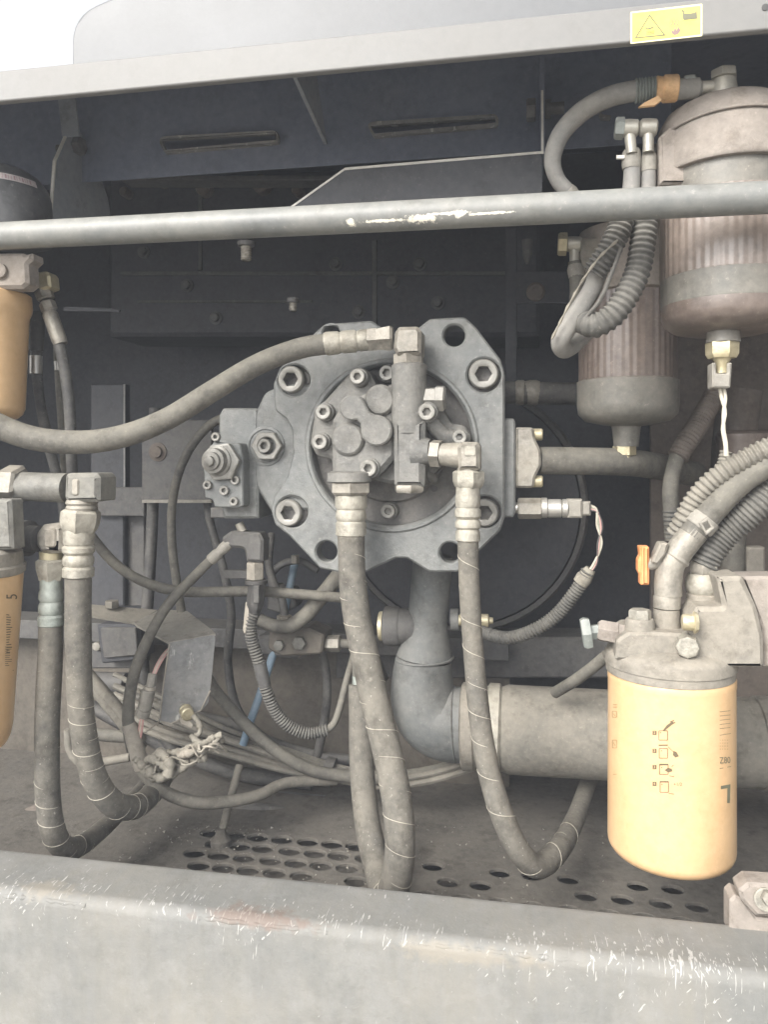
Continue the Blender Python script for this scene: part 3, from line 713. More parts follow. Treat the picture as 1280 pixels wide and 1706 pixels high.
# ------------------------------------------------------------------ hoses
def hose(name, label, pts, rpx, m='hose', cat='hose', group=None, seam=None, step=0.006, n=18, part='rubber_hose', wob=0.0):
    l = curve([P(*q[:3]) for q in pts], step)
    k_ = K(pts[0][0], pts[0][2])
    if isinstance(rpx, (tuple, list)):
        m_ = len(l) - 1; rs = []
        for i in range(len(l)):
            u = i / m_ * (len(rpx) - 1); j = min(int(u), len(rpx) - 2); rs.append((rpx[j] + (rpx[j + 1] - rpx[j]) * (u - j)) * k_)
    else: rs = [rpx * k_] * len(l)
    if wob: rs = [r * (1 + wob * math.sin(i * 0.35 + math.sin(i * .11) * 2)) for i, r in enumerate(rs)]
    t = thing(name, label, cat, l[-1], group)
    obj(part, MB().tube(l, rs, n), m, t)
    if seam:                             # overlapping edge of the spiral wrapping
        mb = MB(); u, _ = perp(l[1] - l[0]); hp = []; ph = 0.0
        fine = curve([P(*q[:3]) for q in pts], 0.002); mm = len(fine) - 1
        for i in range(len(fine)):
            T = (fine[min(i + 1, mm)] - fine[max(i - 1, 0)]).normalized()
            u = (u - T * u.dot(T)).normalized(); b = T.cross(u)
            a = -2 * math.pi * (i * 0.002) / seam + 0.7 * math.sin(i * .021 + seam * 900) + 0.3 * math.sin(i * .063)
            r = rs[min(int(i / mm * (len(rs) - 1)), len(rs) - 1)]
            f = i / mm
            if seam_from <= f <= seam_to: hp.append(fine[i] + (u * math.cos(a) + b * math.sin(a)) * (r + 0.0001))
        hp = curve(hp, 0.006); mb = MB(); k0 = 0          # the lapped edge shows only here and there
        while k0 < len(hp) - 6:
            k1 = min(len(hp), k0 + rnd.randint(8, 34)); seg_ = hp[k0:k1]
            if len(seg_) > 4: mb.tube(seg_, [0.0002 + 0.00055 * max(0.0, math.sin(math.pi * q / (len(seg_) - 1))) ** .4 for q in range(len(seg_))], 5)
            k0 = k1 + rnd.randint(2, 16)
        o_ = obj('wrap_seam', mb, 'seam', t); o_['kind'] = 'stuff'
    return t, l
seam_from, seam_to = 0.0, 1.0
def crimp(t, sts, m='ferrule', n=28, name='ferrule'):
    return obj(name, MB().st(sts, n), m, t)

HG = 'wrapped hydraulic hoses looping to the bay floor'
# hose to the lower pump port
seam_from, seam_to = 0.04, 0.62
t, l = hose('hydraulic_hose', 'thick dusty wrapped hose looping from the pump front lower port to the floor', [(585, 880, 1.262), (587, 960, 1.255), (595, 1028, 1.245), (610, 1100, 1.235), (624, 1165, 1.225), (642, 1239, 1.21), (659, 1317, 1.19), (667, 1400, 1.175), (661, 1462, 1.18), (646, 1494, 1.215), (630, 1450, 1.285), (613, 1375, 1.34), (604, 1290, 1.38), (601, 1200, 1.40), (600, 1140, 1.41)], (22.5, 23, 23.5, 24, 23, 21.5), 'hose', 'hose', HG, 0.043, 0.006, 22, wob=0.01)
crimp(t, [(585, 800, 1.262, 24), (585, 824, 1.262, 24), (585, 827, 1.262, 26.5), (585, 844, 1.262, 27), (585, 849, 1.262, 23.5), (585, 853, 1.262, 25), (585, 862, 1.262, 26), (585, 868, 1.262, 23), (585, 872, 1.262, 25.5), (585, 891, 1.262, 25.5), (585, 893, 1.262, 23)])
obj('hex_nut', MB().st([(585, 803, 1.262, 32), (585, 805, 1.262, 35), (585, 820, 1.262, 35), (585, 824, 1.262, 31)], 6, 0.35), 'steel', t)
obj('port_collar', MB().st([(582, 785, 1.262, 29), (582, 788, 1.262, 36), (582, 802, 1.262, 37), (582, 804, 1.262, 33)], 32), 'pump_cast', t)
crimp(t, [(600, 1185, 1.40, 14), (600, 1184, 1.40, 16), (600, 1172, 1.41, 16), (600, 1169, 1.41, 14), (600, 1164, 1.41, 16), (600, 1152, 1.41, 16), (600, 1145, 1.41, 13), (600, 1120, 1.42, 13)], 'ferrule_green', 20)
obj('stub_pipe', MB().tube(curve([P(600, 1126, 1.415), P(600, 1104, 1.42), P(600, 1090, 1.46), P(600, 1088, 1.56), P(600, 1088, 1.80)]), 13 * K(600, 1.42), 18), 'hose_plain', t)
# hose to the elbow port
seam_from, seam_to = 0.02, 0.7
t, l = hose('hydraulic_hose', 'wrapped hose from the elbow fitting at the pump cover edge bending toward the filter', [(780, 890, 1.235), (782, 970, 1.235), (787, 1055, 1.235), (797, 1172, 1.23), (807, 1245, 1.225), (821, 1309, 1.22), (841, 1368, 1.215), (864, 1416, 1.22), (893, 1443, 1.24), (926, 1422, 1.30), (955, 1374, 1.42), (978, 1312, 1.56), (994, 1262, 1.68), (1000, 1200, 1.72)], (17.5, 17, 18, 19.5, 19.5, 17.5, 16.5, 16), 'hose', 'hose', HG, 0.05, 0.006, 20, wob=0.01)
crimp(t, [(780, 812, 1.235, 20), (780, 826, 1.235, 20), (780, 828, 1.235, 21), (780, 842, 1.235, 21), (780, 846, 1.235, 19), (780, 850, 1.235, 22), (780, 860, 1.235, 22), (780, 865, 1.235, 18), (780, 870, 1.235, 21.5), (780, 878, 1.235, 21.5), (780, 882, 1.235, 18), (780, 886, 1.235, 20.5), (780, 900, 1.235, 20.5), (780, 902, 1.235, 18)])
obj('swivel_nut', MB().st([(781, 784, 1.235, 23), (781, 787, 1.235, 27), (781, 802, 1.235, 27), (781, 810, 1.235, 24), (781, 814, 1.235, 20)], 6, 0.15), 'ferrule', t)
mb = MB().st([(738, 757, 1.255, 19), (760, 758, 1.25, 21), (772, 759, 1.245, 22)], 24)
obj('elbow', mb.pp(fillet([(768, 736, 3), (797, 736, 7), (800, 745, 4), (800, 783, 4), (764, 783, 4), (762, 745, 8)], 4), 1.212, 0.046, (), 0.006), 'steel', t)
obj('elbow_ridge', MB().pp(fillet([(774, 743), (793, 743), (793, 760), (774, 760)], 4), 1.2105, 0.004, (), 0.001), 'ferrule', t)
obj('elbow_neck', MB().st([(781, 780, 1.235, 19), (781, 788, 1.235, 19)], 22), 'steel', t)
obj('hex_nut', MB().st([(718, 755, 1.265, 20), (720, 755, 1.265, 23.5), (735, 756, 1.262, 23.5), (737, 756, 1.262, 20)], 6, 0.2), 'steel', t)
# upper hose sweeping to the far side
seam_from, seam_to = 0, 1
t, l = hose('hydraulic_hose', 'smooth grey hose sweeping from the pump top elbow across to the orange filters', [(545, 573, 1.255), (510, 578, 1.25), (470, 590, 1.24), (420, 612, 1.225), (350, 654, 1.20), (280, 697, 1.17), (220, 722, 1.145), (160, 735, 1.125), (100, 736, 1.11), (50, 729, 1.10), (0, 711, 1.09), (-60, 680, 1.08), (-160, 640, 1.10), (-300, 610, 1.16)], (17.5, 17.5, 18, 19, 20.5, 21.5, 21.5), 'hose_plain', 'hose', None, None, 0.006, 22)
crimp(t, [(637, 564, 1.268, 15), (620, 566, 1.266, 17), (618, 566, 1.266, 15), (612, 567, 1.265, 18), (600, 568, 1.263, 18), (596, 568, 1.263, 16), (592, 569, 1.262, 19), (572, 570, 1.259, 19), (568, 571, 1.259, 17), (564, 571, 1.258, 19), (545, 573, 1.255, 20), (541, 573, 1.255, 18)])
obj('hex_nut', MB().st([(612, 566, 1.266, 17), (614, 566, 1.266, 21), (628, 565, 1.267, 21), (630, 565, 1.267, 20), (648, 564, 1.268, 23), (652, 564, 1.268, 23), (656, 563, 1.268, 19)], 6, 0.2), 'steel', t)
obj('elbow', MB().pp(fillet([(658, 552, 6), (664, 544, 6), (696, 543, 7), (702, 552, 5), (701, 590, 4), (661, 592, 4), (655, 580, 6)], 4), 1.248, 0.05, (), 0.006), 'steel', t)
obj('adapter_nut', MB().st([(681, 590, 1.275, 23), (681, 592, 1.275, 27), (681, 609, 1.275, 27), (681, 611, 1.275, 20)], 6, 0.5), 'steel', t)

# pair of hoses dropping from the elbows on the far side
seam_from, seam_to = 0.3, 0.8
t, l = hose('hydraulic_hose', 'larger of the two wrapped hoses dropping from pale elbows beside the orange filter', [(130, 950, 1.12), (130, 1071, 1.12), (134, 1177, 1.125), (144, 1250, 1.135), (161, 1305, 1.15), (190, 1340, 1.18), (222, 1345, 1.23), (250, 1325, 1.30), (290, 1270, 1.45)], (21.5, 21, 21, 21.5, 20.5, 17), 'hose', 'hose', HG, 0.027, 0.006, 22, wob=0.008)
crimp(t, [(131, 880, 1.12, 23), (131, 885, 1.12, 25), (130, 904, 1.12, 25), (130, 908, 1.12, 22.5), (130, 912, 1.12, 26), (130, 919, 1.12, 26), (130, 924, 1.12, 22), (130, 929, 1.12, 25), (130, 938, 1.12, 25), (130, 943, 1.12, 22), (130, 947, 1.12, 25.5), (130, 960, 1.12, 25.5), (130, 962, 1.12, 22)], 'ferrule')
obj('swivel_nut', MB().st([(135, 849, 1.12, 28), (135, 853, 1.12, 33), (134, 870, 1.12, 33), (133, 882, 1.12, 29), (132, 886, 1.12, 26)], 6, 0.2), 'ferrule', t)
obj('elbow_neck', MB().st([(136, 832, 1.12, 24), (136, 838, 1.12, 26), (136, 842, 1.12, 24), (136, 846, 1.12, 26), (136, 852, 1.12, 24)], 26), 'steel', t)
obj('elbow', MB().pp(fillet([(106, 790, 10), (115, 788, 3), (158, 788, 7), (164, 796, 5), (163, 836, 5), (112, 838, 4), (104, 830, 8)], 4), 1.095, 0.052, (), 0.007), 'cast_grey', t)
obj('elbow_ridge', MB().pp(fillet([(118, 798), (130, 798), (130, 826), (118, 826)], 5), 1.0925, 0.004, (), 0.002), 'steel', t)
obj('elbow_arm', MB().st([(28, 810, 1.12, 27), (34, 810, 1.12, 27), (40, 810, 1.12, 24), (112, 813, 1.12, 24.5)], 28), 'cast_grey', t)
obj('hex_nut', MB().st([(8, 807, 1.12, 30), (11, 807, 1.12, 33), (34, 808, 1.12, 33), (38, 808, 1.12, 28)], 6, 0.35), 'steel', t)
obj('inlet_pipe', MB().st([(-420, 795, 1.12, 24), (10, 807, 1.12, 24)], 26), 'cast_grey', t)
seam_from, seam_to = 0.3, 0.72
t, l = hose('hydraulic_hose', 'smaller of the paired wrapped hoses with green tinted ferrule next to the orange filter', [(85, 1030, 1.13), (83, 1100, 1.13), (79, 1180, 1.13), (78, 1260, 1.13), (80, 1335, 1.135), (90, 1390, 1.145), (109, 1414, 1.17), (134, 1408, 1.22), (165, 1385, 1.28), (200, 1352, 1.35), (240, 1310, 1.45)], (19.5, 20, 20, 20, 18, 16, 14), 'hose', 'hose', HG, 0.034, 0.006, 22, wob=0.008)
crimp(t, [(85, 964, 1.13, 18), (85, 982, 1.13, 18), (85, 985, 1.13, 19.5), (85, 996, 1.13, 20.5), (85, 1002, 1.13, 17.5), (85, 1008, 1.13, 20.5), (85, 1018, 1.13, 20.5), (85, 1023, 1.13, 18), (85, 1027, 1.13, 21.5), (85, 1040, 1.13, 21.5), (85, 1042, 1.13, 19.5)], 'ferrule_green')
obj('swivel_nut', MB().st([(86, 931, 1.13, 22), (86, 934, 1.13, 26), (86, 948, 1.13, 25), (85, 960, 1.13, 21.5), (85, 966, 1.13, 20)], 6, 0.2), 'ferrule', t)
obj('elbow_neck', MB().st([(85, 918, 1.13, 19), (85, 938, 1.13, 19)], 24), 'brass', t)
obj('elbow', MB().pp(fillet([(56, 890, 14), (68, 874, 8), (103, 872, 4), (105, 884, 4), (104, 922, 4), (66, 924, 8), (56, 908, 10)], 5), 1.105, 0.05, (), 0.008), 'steel', t)
obj('elbow_ridge', MB().pp(fillet([(72, 880), (92, 880), (92, 912), (72, 912)], 6), 1.1025, 0.004, (), 0.002), 'cast_dusty', t)
obj('adapter', MB().st([(10, 895, 1.14, 30), (48, 897, 1.135, 30), (50, 897, 1.135, 22), (66, 898, 1.13, 22)], 24), 'dim', t)

# two small hoses behind, dropping from the upper filter head
t, l = hose('fuel_hose', 'slim black hose with stacked zinc nuts hanging from the upper orange filter head', [(90, 545, 1.20), (100, 580, 1.20), (110, 630, 1.205), (116, 690, 1.21), (118, 750, 1.215), (120, 800, 1.22), (122, 900, 1.24)], (9.5, 9.5, 9, 9), 'hose_black', 'hose')
crimp(t, [(81, 518, 1.20, 10), (83, 524, 1.20, 12.5), (98, 566, 1.20, 12.5), (101, 574, 1.20, 11)], 'steel')
obj('hex_nut', MB().st([(71, 484, 1.20, 12), (72, 486, 1.20, 15), (76, 498, 1.20, 15), (77, 500, 1.20, 12)], 6, 0.3), 'steel', t)
obj('hex_nut', MB().st([(77, 503, 1.20, 11), (78, 505, 1.20, 13.5), (82, 517, 1.20, 13.5), (83, 519, 1.20, 11)], 6, 0.6), 'steel', t)
obj('elbow', MB().pp(fillet([(49, 458, 6), (56, 453, 3), (76, 451, 5), (81, 458, 4), (83, 478, 3), (66, 484, 4), (60, 478, 4)], 3), 1.185, 0.028, (), 0.004), 'brass', t)
obj('hex_nut', MB().st([(30, 463, 1.20, 11), (32, 463, 1.20, 14), (46, 464, 1.20, 14), (51, 464, 1.20, 10)], 6, 0.2), 'ferrule', t)
t, l = hose('fuel_hose', 'slim black hose with silver band behind the upper orange filter', [(60, 525, 1.26), (59, 590, 1.26), (63, 645, 1.26), (71, 695, 1.265), (85, 757, 1.27), (99, 810, 1.275), (108, 870, 1.28)], (11, 9.5, 8, 9, 8, 8), 'hose_black', 'hose')
crimp(t, [(60, 520, 1.26, 12), (60, 540, 1.26, 14), (59, 585, 1.26, 12)], 'black', 16, 'sleeve')
crimp(t, [(59, 593, 1.255, 10.5), (59, 623, 1.255, 10.5)], 'bright', 18, 'silver_band')
t, l = hose('fuel_hose', 'thin dark hose with tiny silver band between the two slim black hoses', [(93, 560, 1.30), (96, 620, 1.30), (101, 700, 1.30), (106, 790, 1.30), (103, 880, 1.30)], 5.5, 'hose_plain', 'hose')
crimp(t, [(96, 602, 1.298, 6.5), (97, 617, 1.298, 6.5)], 'bright', 14, 'silver_band')

# thin lines in the middle of the bay
def line(label, pts, r, m='hose_plain', name='tube_line', cat='tube', n=14):
    l = curve([P(*q[:3]) for q in pts], 0.006)
    k_ = K(pts[0][0], pts[0][2])
    return tag(obj(name, MB().tube(l, r * k_, n), m), label, cat)
line('glossy grey tube curving from the paired hoses toward the small elbow fitting', [(120, 850, 1.36), (158, 902, 1.36), (197, 944, 1.37), (246, 972, 1.38), (299, 985, 1.39), (360, 986, 1.40), (420, 985, 1.41), (500, 990, 1.43), (575, 996, 1.46)], 8.5, 'hose_plain')
line('slim grey tube arching down behind the regulator to the bent cover plate', [(400, 690, 1.52), (357, 703, 1.52), (321, 740, 1.52), (297, 790, 1.52), (286, 850, 1.52), (287, 913, 1.51), (295, 976, 1.50), (303, 1025, 1.49)], 7.5, 'hose_plain')
t, l = hose('drain_hose', 'small grey hose running from the elbow under the regulator down over the bent plate', [(372, 915, 1.36), (348, 936, 1.355), (322, 962, 1.35), (299, 985, 1.34), (275, 1014, 1.325), (255, 1047, 1.31), (238, 1082, 1.30), (224, 1120, 1.29), (215, 1165, 1.29), (214, 1215, 1.295), (220, 1250, 1.30)], (7.5, 8.5, 8.5, 9, 9.5, 9.5), 'hose_plain', 'hose')
crimp(t, [(384, 903, 1.362, 9), (372, 914, 1.36, 10), (366, 920, 1.359, 8), (362, 923, 1.359, 10), (352, 932, 1.356, 10), (350, 934, 1.355, 9)], 'connector', 18)
crimp(t, [(214, 1205, 1.295, 11), (213, 1216, 1.295, 12), (222, 1240, 1.298, 13), (230, 1268, 1.30, 14), (236, 1280, 1.30, 12)], 'tie', 16, 'end_sleeve')
t, l = hose('wrapped_cable', 'dusty beige cable sagging under the tangled wires and back to the bundle', [(228, 1262, 1.30), (244, 1293, 1.30), (272, 1318, 1.31), (320, 1336, 1.33), (375, 1336, 1.37), (430, 1325, 1.42), (475, 1305, 1.48), (560, 1300, 1.55)], (10, 10.5, 10, 9), 'sleeve', 'cable', None, None, 0.006, 14, 'cable')
line('grey tube slanting from behind the bent plate down into the cable bundle', [(330, 1100, 1.50), (352, 1142, 1.50), (376, 1172, 1.50), (402, 1200, 1.50), (440, 1236, 1.50), (480, 1264, 1.50), (520, 1283, 1.51), (575, 1293, 1.53), (640, 1297, 1.55), (720, 1286, 1.60)], 10, 'hose_plain')
t = thing('pale_hose', 'two pale parallel hoses slanting down behind the larger paired hose', 'hose', P(180, 1190, 1.42))
for dx in (0, 13):
    obj('hose_run', MB().tube(curve([P(130 + dx * .3, 1105 + dx * .6, 1.42), P(155 + dx * .2, 1133 + dx, 1.42), P(182, 1164 + dx, 1.42), P(208, 1196 + dx, 1.42), P(235, 1235 + dx, 1.44)]), 10 * K(180, 1.42), 14), 'sleeve', t)
t, l = hose('blue_tube', 'narrow blue plastic tube slanting down between the dark hoses', [(494, 925, 1.62), (478, 1000, 1.60), (464, 1060, 1.58), (450, 1105, 1.56), (432, 1160, 1.55), (416, 1205, 1.54), (405, 1240, 1.54)], 6.5, 'blue_tube', 'tube', None, None, 0.008, 12, 'tube')
# cable bundle
t = thing('cable_bundle', 'long bundle of dusty cables crossing low behind the wrapped hoses', 'cables', P(500, 1280, 1.58))
for k in range(11):
    o_ = (k - 5) * 4.4; dz = rnd.uniform(-.03, .03); j = lambda: rnd.uniform(-4, 4)
    obj('cable', MB().tube(curve([P(190, 1160 + o_ * 1.6 + j(), 1.60 + dz), P(280, 1200 + o_ * 1.4 + j(), 1.585 + dz), P(380, 1235 + o_ + j(), 1.575 + dz), P(480, 1266 + o_ * .7 + j(), 1.57 + dz * .6), P(560, 1288 + o_ * .5, 1.57 + dz * .4), P(640, 1300 + o_ * .45, 1.56 + dz * .3), P(710, 1292 + o_ * .45, 1.56 + dz * .3), P(775, 1274 + o_ * .45, 1.57 + dz * .3), P(850, 1250 + o_ * .4, 1.62 + dz * .3)], 0.012), (3.4 + rnd.random() * 2.4) * K(400, 1.57), 8), 'sleeve' if k % 3 else 'hose_plain', t)
obj('tape_band', MB().tube([P(540, 1283, 1.57), P(548, 1286, 1.57), P(556, 1288, 1.57)], 26 * K(548, 1.57), 20, True, 0.9), 'dim', t)
# darker lines and brackets filling the space behind
DG = 'dark hoses in the clutter behind the cover plate'
for (lab, pts, r, m_) in (
    ('dark hose sagging low behind the cover plate', [(140, 1170, 1.66), (220, 1215, 1.66), (300, 1255, 1.66), (400, 1290, 1.66), (520, 1305, 1.66)], 11, 'hose_black'),
    ('dark hose rising vertically behind the arm of the cover plate', [(258, 680, 1.70), (254, 850, 1.69), (246, 1000, 1.66), (238, 1100, 1.65), (250, 1190, 1.64), (290, 1250, 1.64)], 10, 'hose_black'),
    ('dark hose crossing above the cable bundle toward the looped hose', [(300, 1190, 1.63), (380, 1205, 1.63), (460, 1240, 1.63), (540, 1262, 1.63), (640, 1270, 1.64)], 9, 'hose_black'),
    ('thin dark hose dropping beside the blue tube', [(520, 1050, 1.62), (540, 1100, 1.62), (545, 1160, 1.62), (535, 1230, 1.62), (520, 1290, 1.62)], 7, 'hose_black'),
    ('thin dark hose bending from the support plate down to the cable bundle', [(338, 790, 1.70), (350, 870, 1.68), (370, 940, 1.64), (385, 1020, 1.62), (380, 1110, 1.62), (400, 1190, 1.60), (460, 1245, 1.59)], 7, 'hose_black'),
    ('dark hose lying on the floor under the sagging cable', [(250, 1340, 1.60), (330, 1352, 1.58), (430, 1350, 1.58), (520, 1366, 1.60)], 11, 'hose_black')):
    tag(obj('dark_hose', MB().tube(curve([P(*q) for q in pts], .008), r * K(300, 1.64), 12), m_), lab, 'hose', DG)
t = thing('pipe_clamp', 'small dusty clamp block standing between the dark hoses under the regulator', 'clamp', P(470, 1010, 1.60))
obj('clamp_body', MB().pp(fillet([(446, 985), (486, 980), (494, 1012), (470, 1024), (444, 1016)], 5), 1.60, .05, (), .004), 'dim', t)
obj('clamp_bolt', MB().st([(466, 972, 1.60, 8), (466, 984, 1.60, 8)], 6), 'connector', t)
t = thing('terminal_box', 'dark boxy terminal housing tucked under the arm of the cover plate', 'box', P(200, 1062, 1.56))
obj('box_body', MB().pp(fillet([(160, 1040), (232, 1040), (236, 1100), (168, 1106)], 5), 1.58, .06, (), .004), 'dark', t)
obj('box_lid', MB().pp(fillet([(166, 1046), (226, 1046), (229, 1092), (172, 1097)], 4), 1.572, .01, (), .002), 'dim', t)
t = thing('valve_cluster', 'dusty brown valve cluster with hex plugs tucked under the pump behind the short curved hose', 'valve', P(520, 1080, 1.5))
obj('valve_body', MB().pp(fillet([(448, 1050), (512, 1046), (540, 1058), (536, 1090), (470, 1094), (446, 1082)], 6), 1.50, .07, (), .004), 'umber', t)
obj('hex_plug', MB().st([(474, 1052, 1.52, 11), (474, 1036, 1.52, 13), (474, 1026, 1.52, 13), (474, 1024, 1.52, 10)], 6, .2), 'steel', t)
obj('hex_plug', MB().lathe(P(500, 1070, 1.50), V((0, -1, 0)), [(0, .014), (.012, .014), (.014, .011)], 6), 'cast_grey', t)
obj('hex_plug', MB().lathe(P(466, 1074, 1.50), V((0, -1, 0)), [(0, .011), (.010, .011), (.012, .008)], 6), 'cast_grey', t)
obj('outlet_nut', MB().st([(538, 1072, 1.53, 12), (552, 1072, 1.53, 14), (566, 1072, 1.53, 14), (568, 1072, 1.53, 11)], 6, .3), 'steel', t)
obj('outlet_tube', MB().tube(curve([P(566, 1072, 1.53), P(590, 1074, 1.54), P(620, 1090, 1.58), P(640, 1130, 1.64)]), 8 * K(580, 1.53), 12), 'hose_plain', t)
obj('upper_tube', MB().tube(curve([P(474, 1026, 1.52), P(470, 1000, 1.53), P(456, 972, 1.55), P(448, 940, 1.58), P(452, 890, 1.62)]), 7 * K(470, 1.53), 12), 'hose_black', t)
# thin rods and pipes low on the floor
t = thing('floor_rod', 'thin dusty rod standing on a foot on the perforated floor', 'rod', P(368, 1392, 1.42))
obj('rod', MB().tube([P(399, 1275, 1.5), P(384, 1330, 1.46), P(370, 1385, 1.42)], 6.5 * K(380, 1.46), 12), 'sleeve', t)
obj('foot', MB().lathe(P(368, 1398, 1.415), V((0, 0, 1)), [(-.012, .02), (.0, .02), (.008, .012), (.02, .008)], 14), 'floor', t)
t = thing('floor_pipe', 'shiny wet looking pipe lying across the floor behind the looped hose', 'pipe', P(530, 1345, 1.66))
obj('pipe', MB().tube(curve([P(400, 1330, 1.66), P(478, 1334, 1.66), P(535, 1339, 1.66), P(600, 1346, 1.66)]), 14 * K(530, 1.66), 18), 'tank_black', t)
line('dim tube bending along the floor under the paired hoses', [(113, 1215, 1.55), (116, 1248, 1.55), (130, 1268, 1.55), (160, 1270, 1.56), (215, 1262, 1.58)], 7, 'sleeve')
line('short dusty pipe stub showing between the paired hoses and the wires', [(150, 1222, 1.62), (185, 1226, 1.62), (230, 1228, 1.63)], 10, 'hose_plain', 'pipe_stub', 'pipe')
line('brown dusty hose along the floor at the foot of the paired hoses', [(-40, 1400, 1.45), (0, 1385, 1.45), (40, 1362, 1.48), (80, 1345, 1.5)], 13, 'brown', 'floor_hose', 'hose')

# bent cover plate with bolt
t = thing('cover_plate', 'bent grey sheet cover plate with a boss bolt and long arm', 'plate', P(300, 1205, 1.38))
fa, fb, fc = P(281, 1071, 1.345), P(359, 1057, 1.385), P(270, 1201, 1.335)
fn = (fb - fa).cross(fc - fa).normalized()
if fn.y < 0: fn = -fn
def onp(px, py):
    d = FW + RT * ((px - CX) / F) + UP * ((CY - py) / F)
    return CAM + d * ((fa - CAM).dot(fn) / d.dot(fn))
ff = fillet([(281, 1071, 4), (359, 1057, 6), (352, 1134, 0), (347, 1170, 8), (337, 1183, 4), (283, 1206, 4), (264, 1201, 4), (271, 1140, 0)], 3, 4)
obj('front_sheet', MB().slab([onp(*q) for q in ff], 0.004, fn), 'plate', t)
obj('worn_edge', MB().tube([onp(282, 1072) - fn * .002, onp(272, 1140) - fn * .002, onp(266, 1196) - fn * .002], 0.0016, 8), 'tie', t)  # pale strips along the outer edges of the front sheet
obj('worn_edge', MB().tube([onp(267, 1201) - fn * .002, onp(284, 1205) - fn * .002, onp(334, 1183) - fn * .002, onp(350, 1150) - fn * .002], 0.0014, 8), 'tie', t)
tp = [P(281, 1070, 1.345), P(359, 1056, 1.385), P(350, 1047, 1.41), P(312, 1018, 1.49), P(283, 1016, 1.50), P(262, 1018, 1.48), P(222, 1036, 1.43), P(228, 1042, 1.41)]
mb = MB(); cen = P(285, 1044, 1.415)
top_in = [q for q in tp]; n_ = len(tp)
vs_ = top_in + [cen] + [q - V((0, 0, .004)) for q in top_in] + [cen - V((0, 0, .004))]
fs_ = []
for k in range(n_):
    k2 = (k + 1) % n_
    fs_ += [(k, k2, n_), (n_ + 1 + k2, n_ + 1 + k, 2 * n_ + 1), (k, n_ + 1 + k, n_ + 1 + k2, k2)]
obj('top_sheet', mb.add(vs_, fs_), 'connector', t, 0, 60)
ar = [P(140, 1006, 1.44), P(262, 1016, 1.50), P(226, 1038, 1.445), P(140, 1024, 1.42)]
obj('arm', MB().slab(ar, 0.004, V((0, 0.1, -1)).normalized()), 'sleeve', t)
obj('arm_bolt', MB().hexn(P(186, 1012, 1.455), V((0, 0, 1)), 0.015, 0.014), 'sleeve', t)
obj('boss', MB().lathe(P(306, 1182, 1.362), V((0.55, -1, -.1)), [(0, .022), (.006, .022), (.008, .014)], 22), 'connector', t)
obj('boss_bolt', MB().lathe(P(309, 1183, 1.355), V((0.7, -1, -.1)), [(0, .012), (.004, .0125), (.006, .011), (.010, .0125), (.016, .012), (.022, .012), (.024, .010)], 18), 'brass', t)
obj('clip', MB().slab([P(296, 1196, 1.35), P(302, 1206, 1.345), P(318, 1213, 1.335), P(321, 1208, 1.335), P(308, 1190, 1.35)], 0.003, V((0, 1, 0))), 'tie', t, 0.0008)
# wire connector pair
t = thing('wire_connector', 'dusty inline wire connector hanging beside the bent cover plate', 'connector', P(240, 1195, 1.30))
def oblong(a, b, r, m, name, n=10):
    return obj(name, MB().st([(a[0], a[1], a[2], r * .9), (a[0] + (b[0] - a[0]) * .06, a[1] + (b[1] - a[1]) * .06, a[2], r), (a[0] + (b[0] - a[0]) * .94, a[1] + (b[1] - a[1]) * .94, b[2], r), (b[0], b[1], b[2], r * .9)], n, 0.4), m, t, 0, 50)
oblong((254, 1122, 1.31), (250, 1146, 1.305), 7.5, 'connector', 'plug_body')
oblong((250, 1143, 1.305), (249, 1150, 1.305), 9.5, 'tie', 'seal_ring', 16)
oblong((247, 1149, 1.30), (240, 1182, 1.30), 11.5, 'connector', 'socket_body', 8)
oblong((240, 1182, 1.30), (236, 1193, 1.30), 12, 'connector', 'socket_collar', 12)
for k, m_ in enumerate(('wire_pink', 'wire_white', 'wire_pink')):
    o_ = (k - 1) * 2.6
    obj('wire', MB().tube(curve([P(290 + o_, 1075, 1.37), P(276 + o_, 1088, 1.35), P(264 + o_, 1106, 1.325), P(256 + o_ * .8, 1124, 1.31)], .004), 0.0019, 8), m_, t)
    obj('wire', MB().tube(curve([P(237 + o_ * .6, 1192, 1.30), P(233 + o_, 1220, 1.30), P(227 + o_, 1248, 1.298), P(226 + o_ * 2, 1272, 1.295), P(236 + o_ * 2, 1284, 1.29)], .004), 0.0022, 8), m_, t)
obj('lanyard', MB().tube(curve([P(240, 1222, 1.305), P(255, 1210, 1.32), P(270, 1198, 1.345)], .005), 0.0014, 6), 'tie', t)
# knot of taped wires
t = thing('wire_tangle', 'knotted tangle of dusty taped wires hanging under the bent cover plate', 'wires', P(300, 1290, 1.28))
def bumpy(l, r, m, name='taped_strand', n=12):
    pts = curve([P(*q) for q in l], 0.0035)
    k_ = K(l[0][0], l[0][2]); ph = rnd.random() * 6
    obj(name, MB().tube(pts, [r * k_ * (1 + .16 * math.sin(i * 1.1 + ph) + .14 * math.sin(i * 2.7 + ph) + rnd.uniform(-.10, .10)) for i in range(len(pts))], n), m, t)
bumpy([(226, 1262, 1.29), (240, 1278, 1.285), (262, 1285, 1.28), (288, 1281, 1.28), (312, 1268, 1.285), (338, 1255, 1.29), (360, 1240, 1.30), (370, 1228, 1.305)], 6.5, 'rope')
bumpy([(236, 1282, 1.285), (256, 1296, 1.275), (278, 1294, 1.27), (300, 1282, 1.27), (322, 1268, 1.275), (345, 1262, 1.28)], 6, 'rope')
bumpy([(243, 1268, 1.27), (262, 1257, 1.265), (280, 1254, 1.265), (300, 1252, 1.268), (320, 1244, 1.275), (340, 1238, 1.285), (357, 1228, 1.29), (369, 1224, 1.295)], 5.5, 'rope')
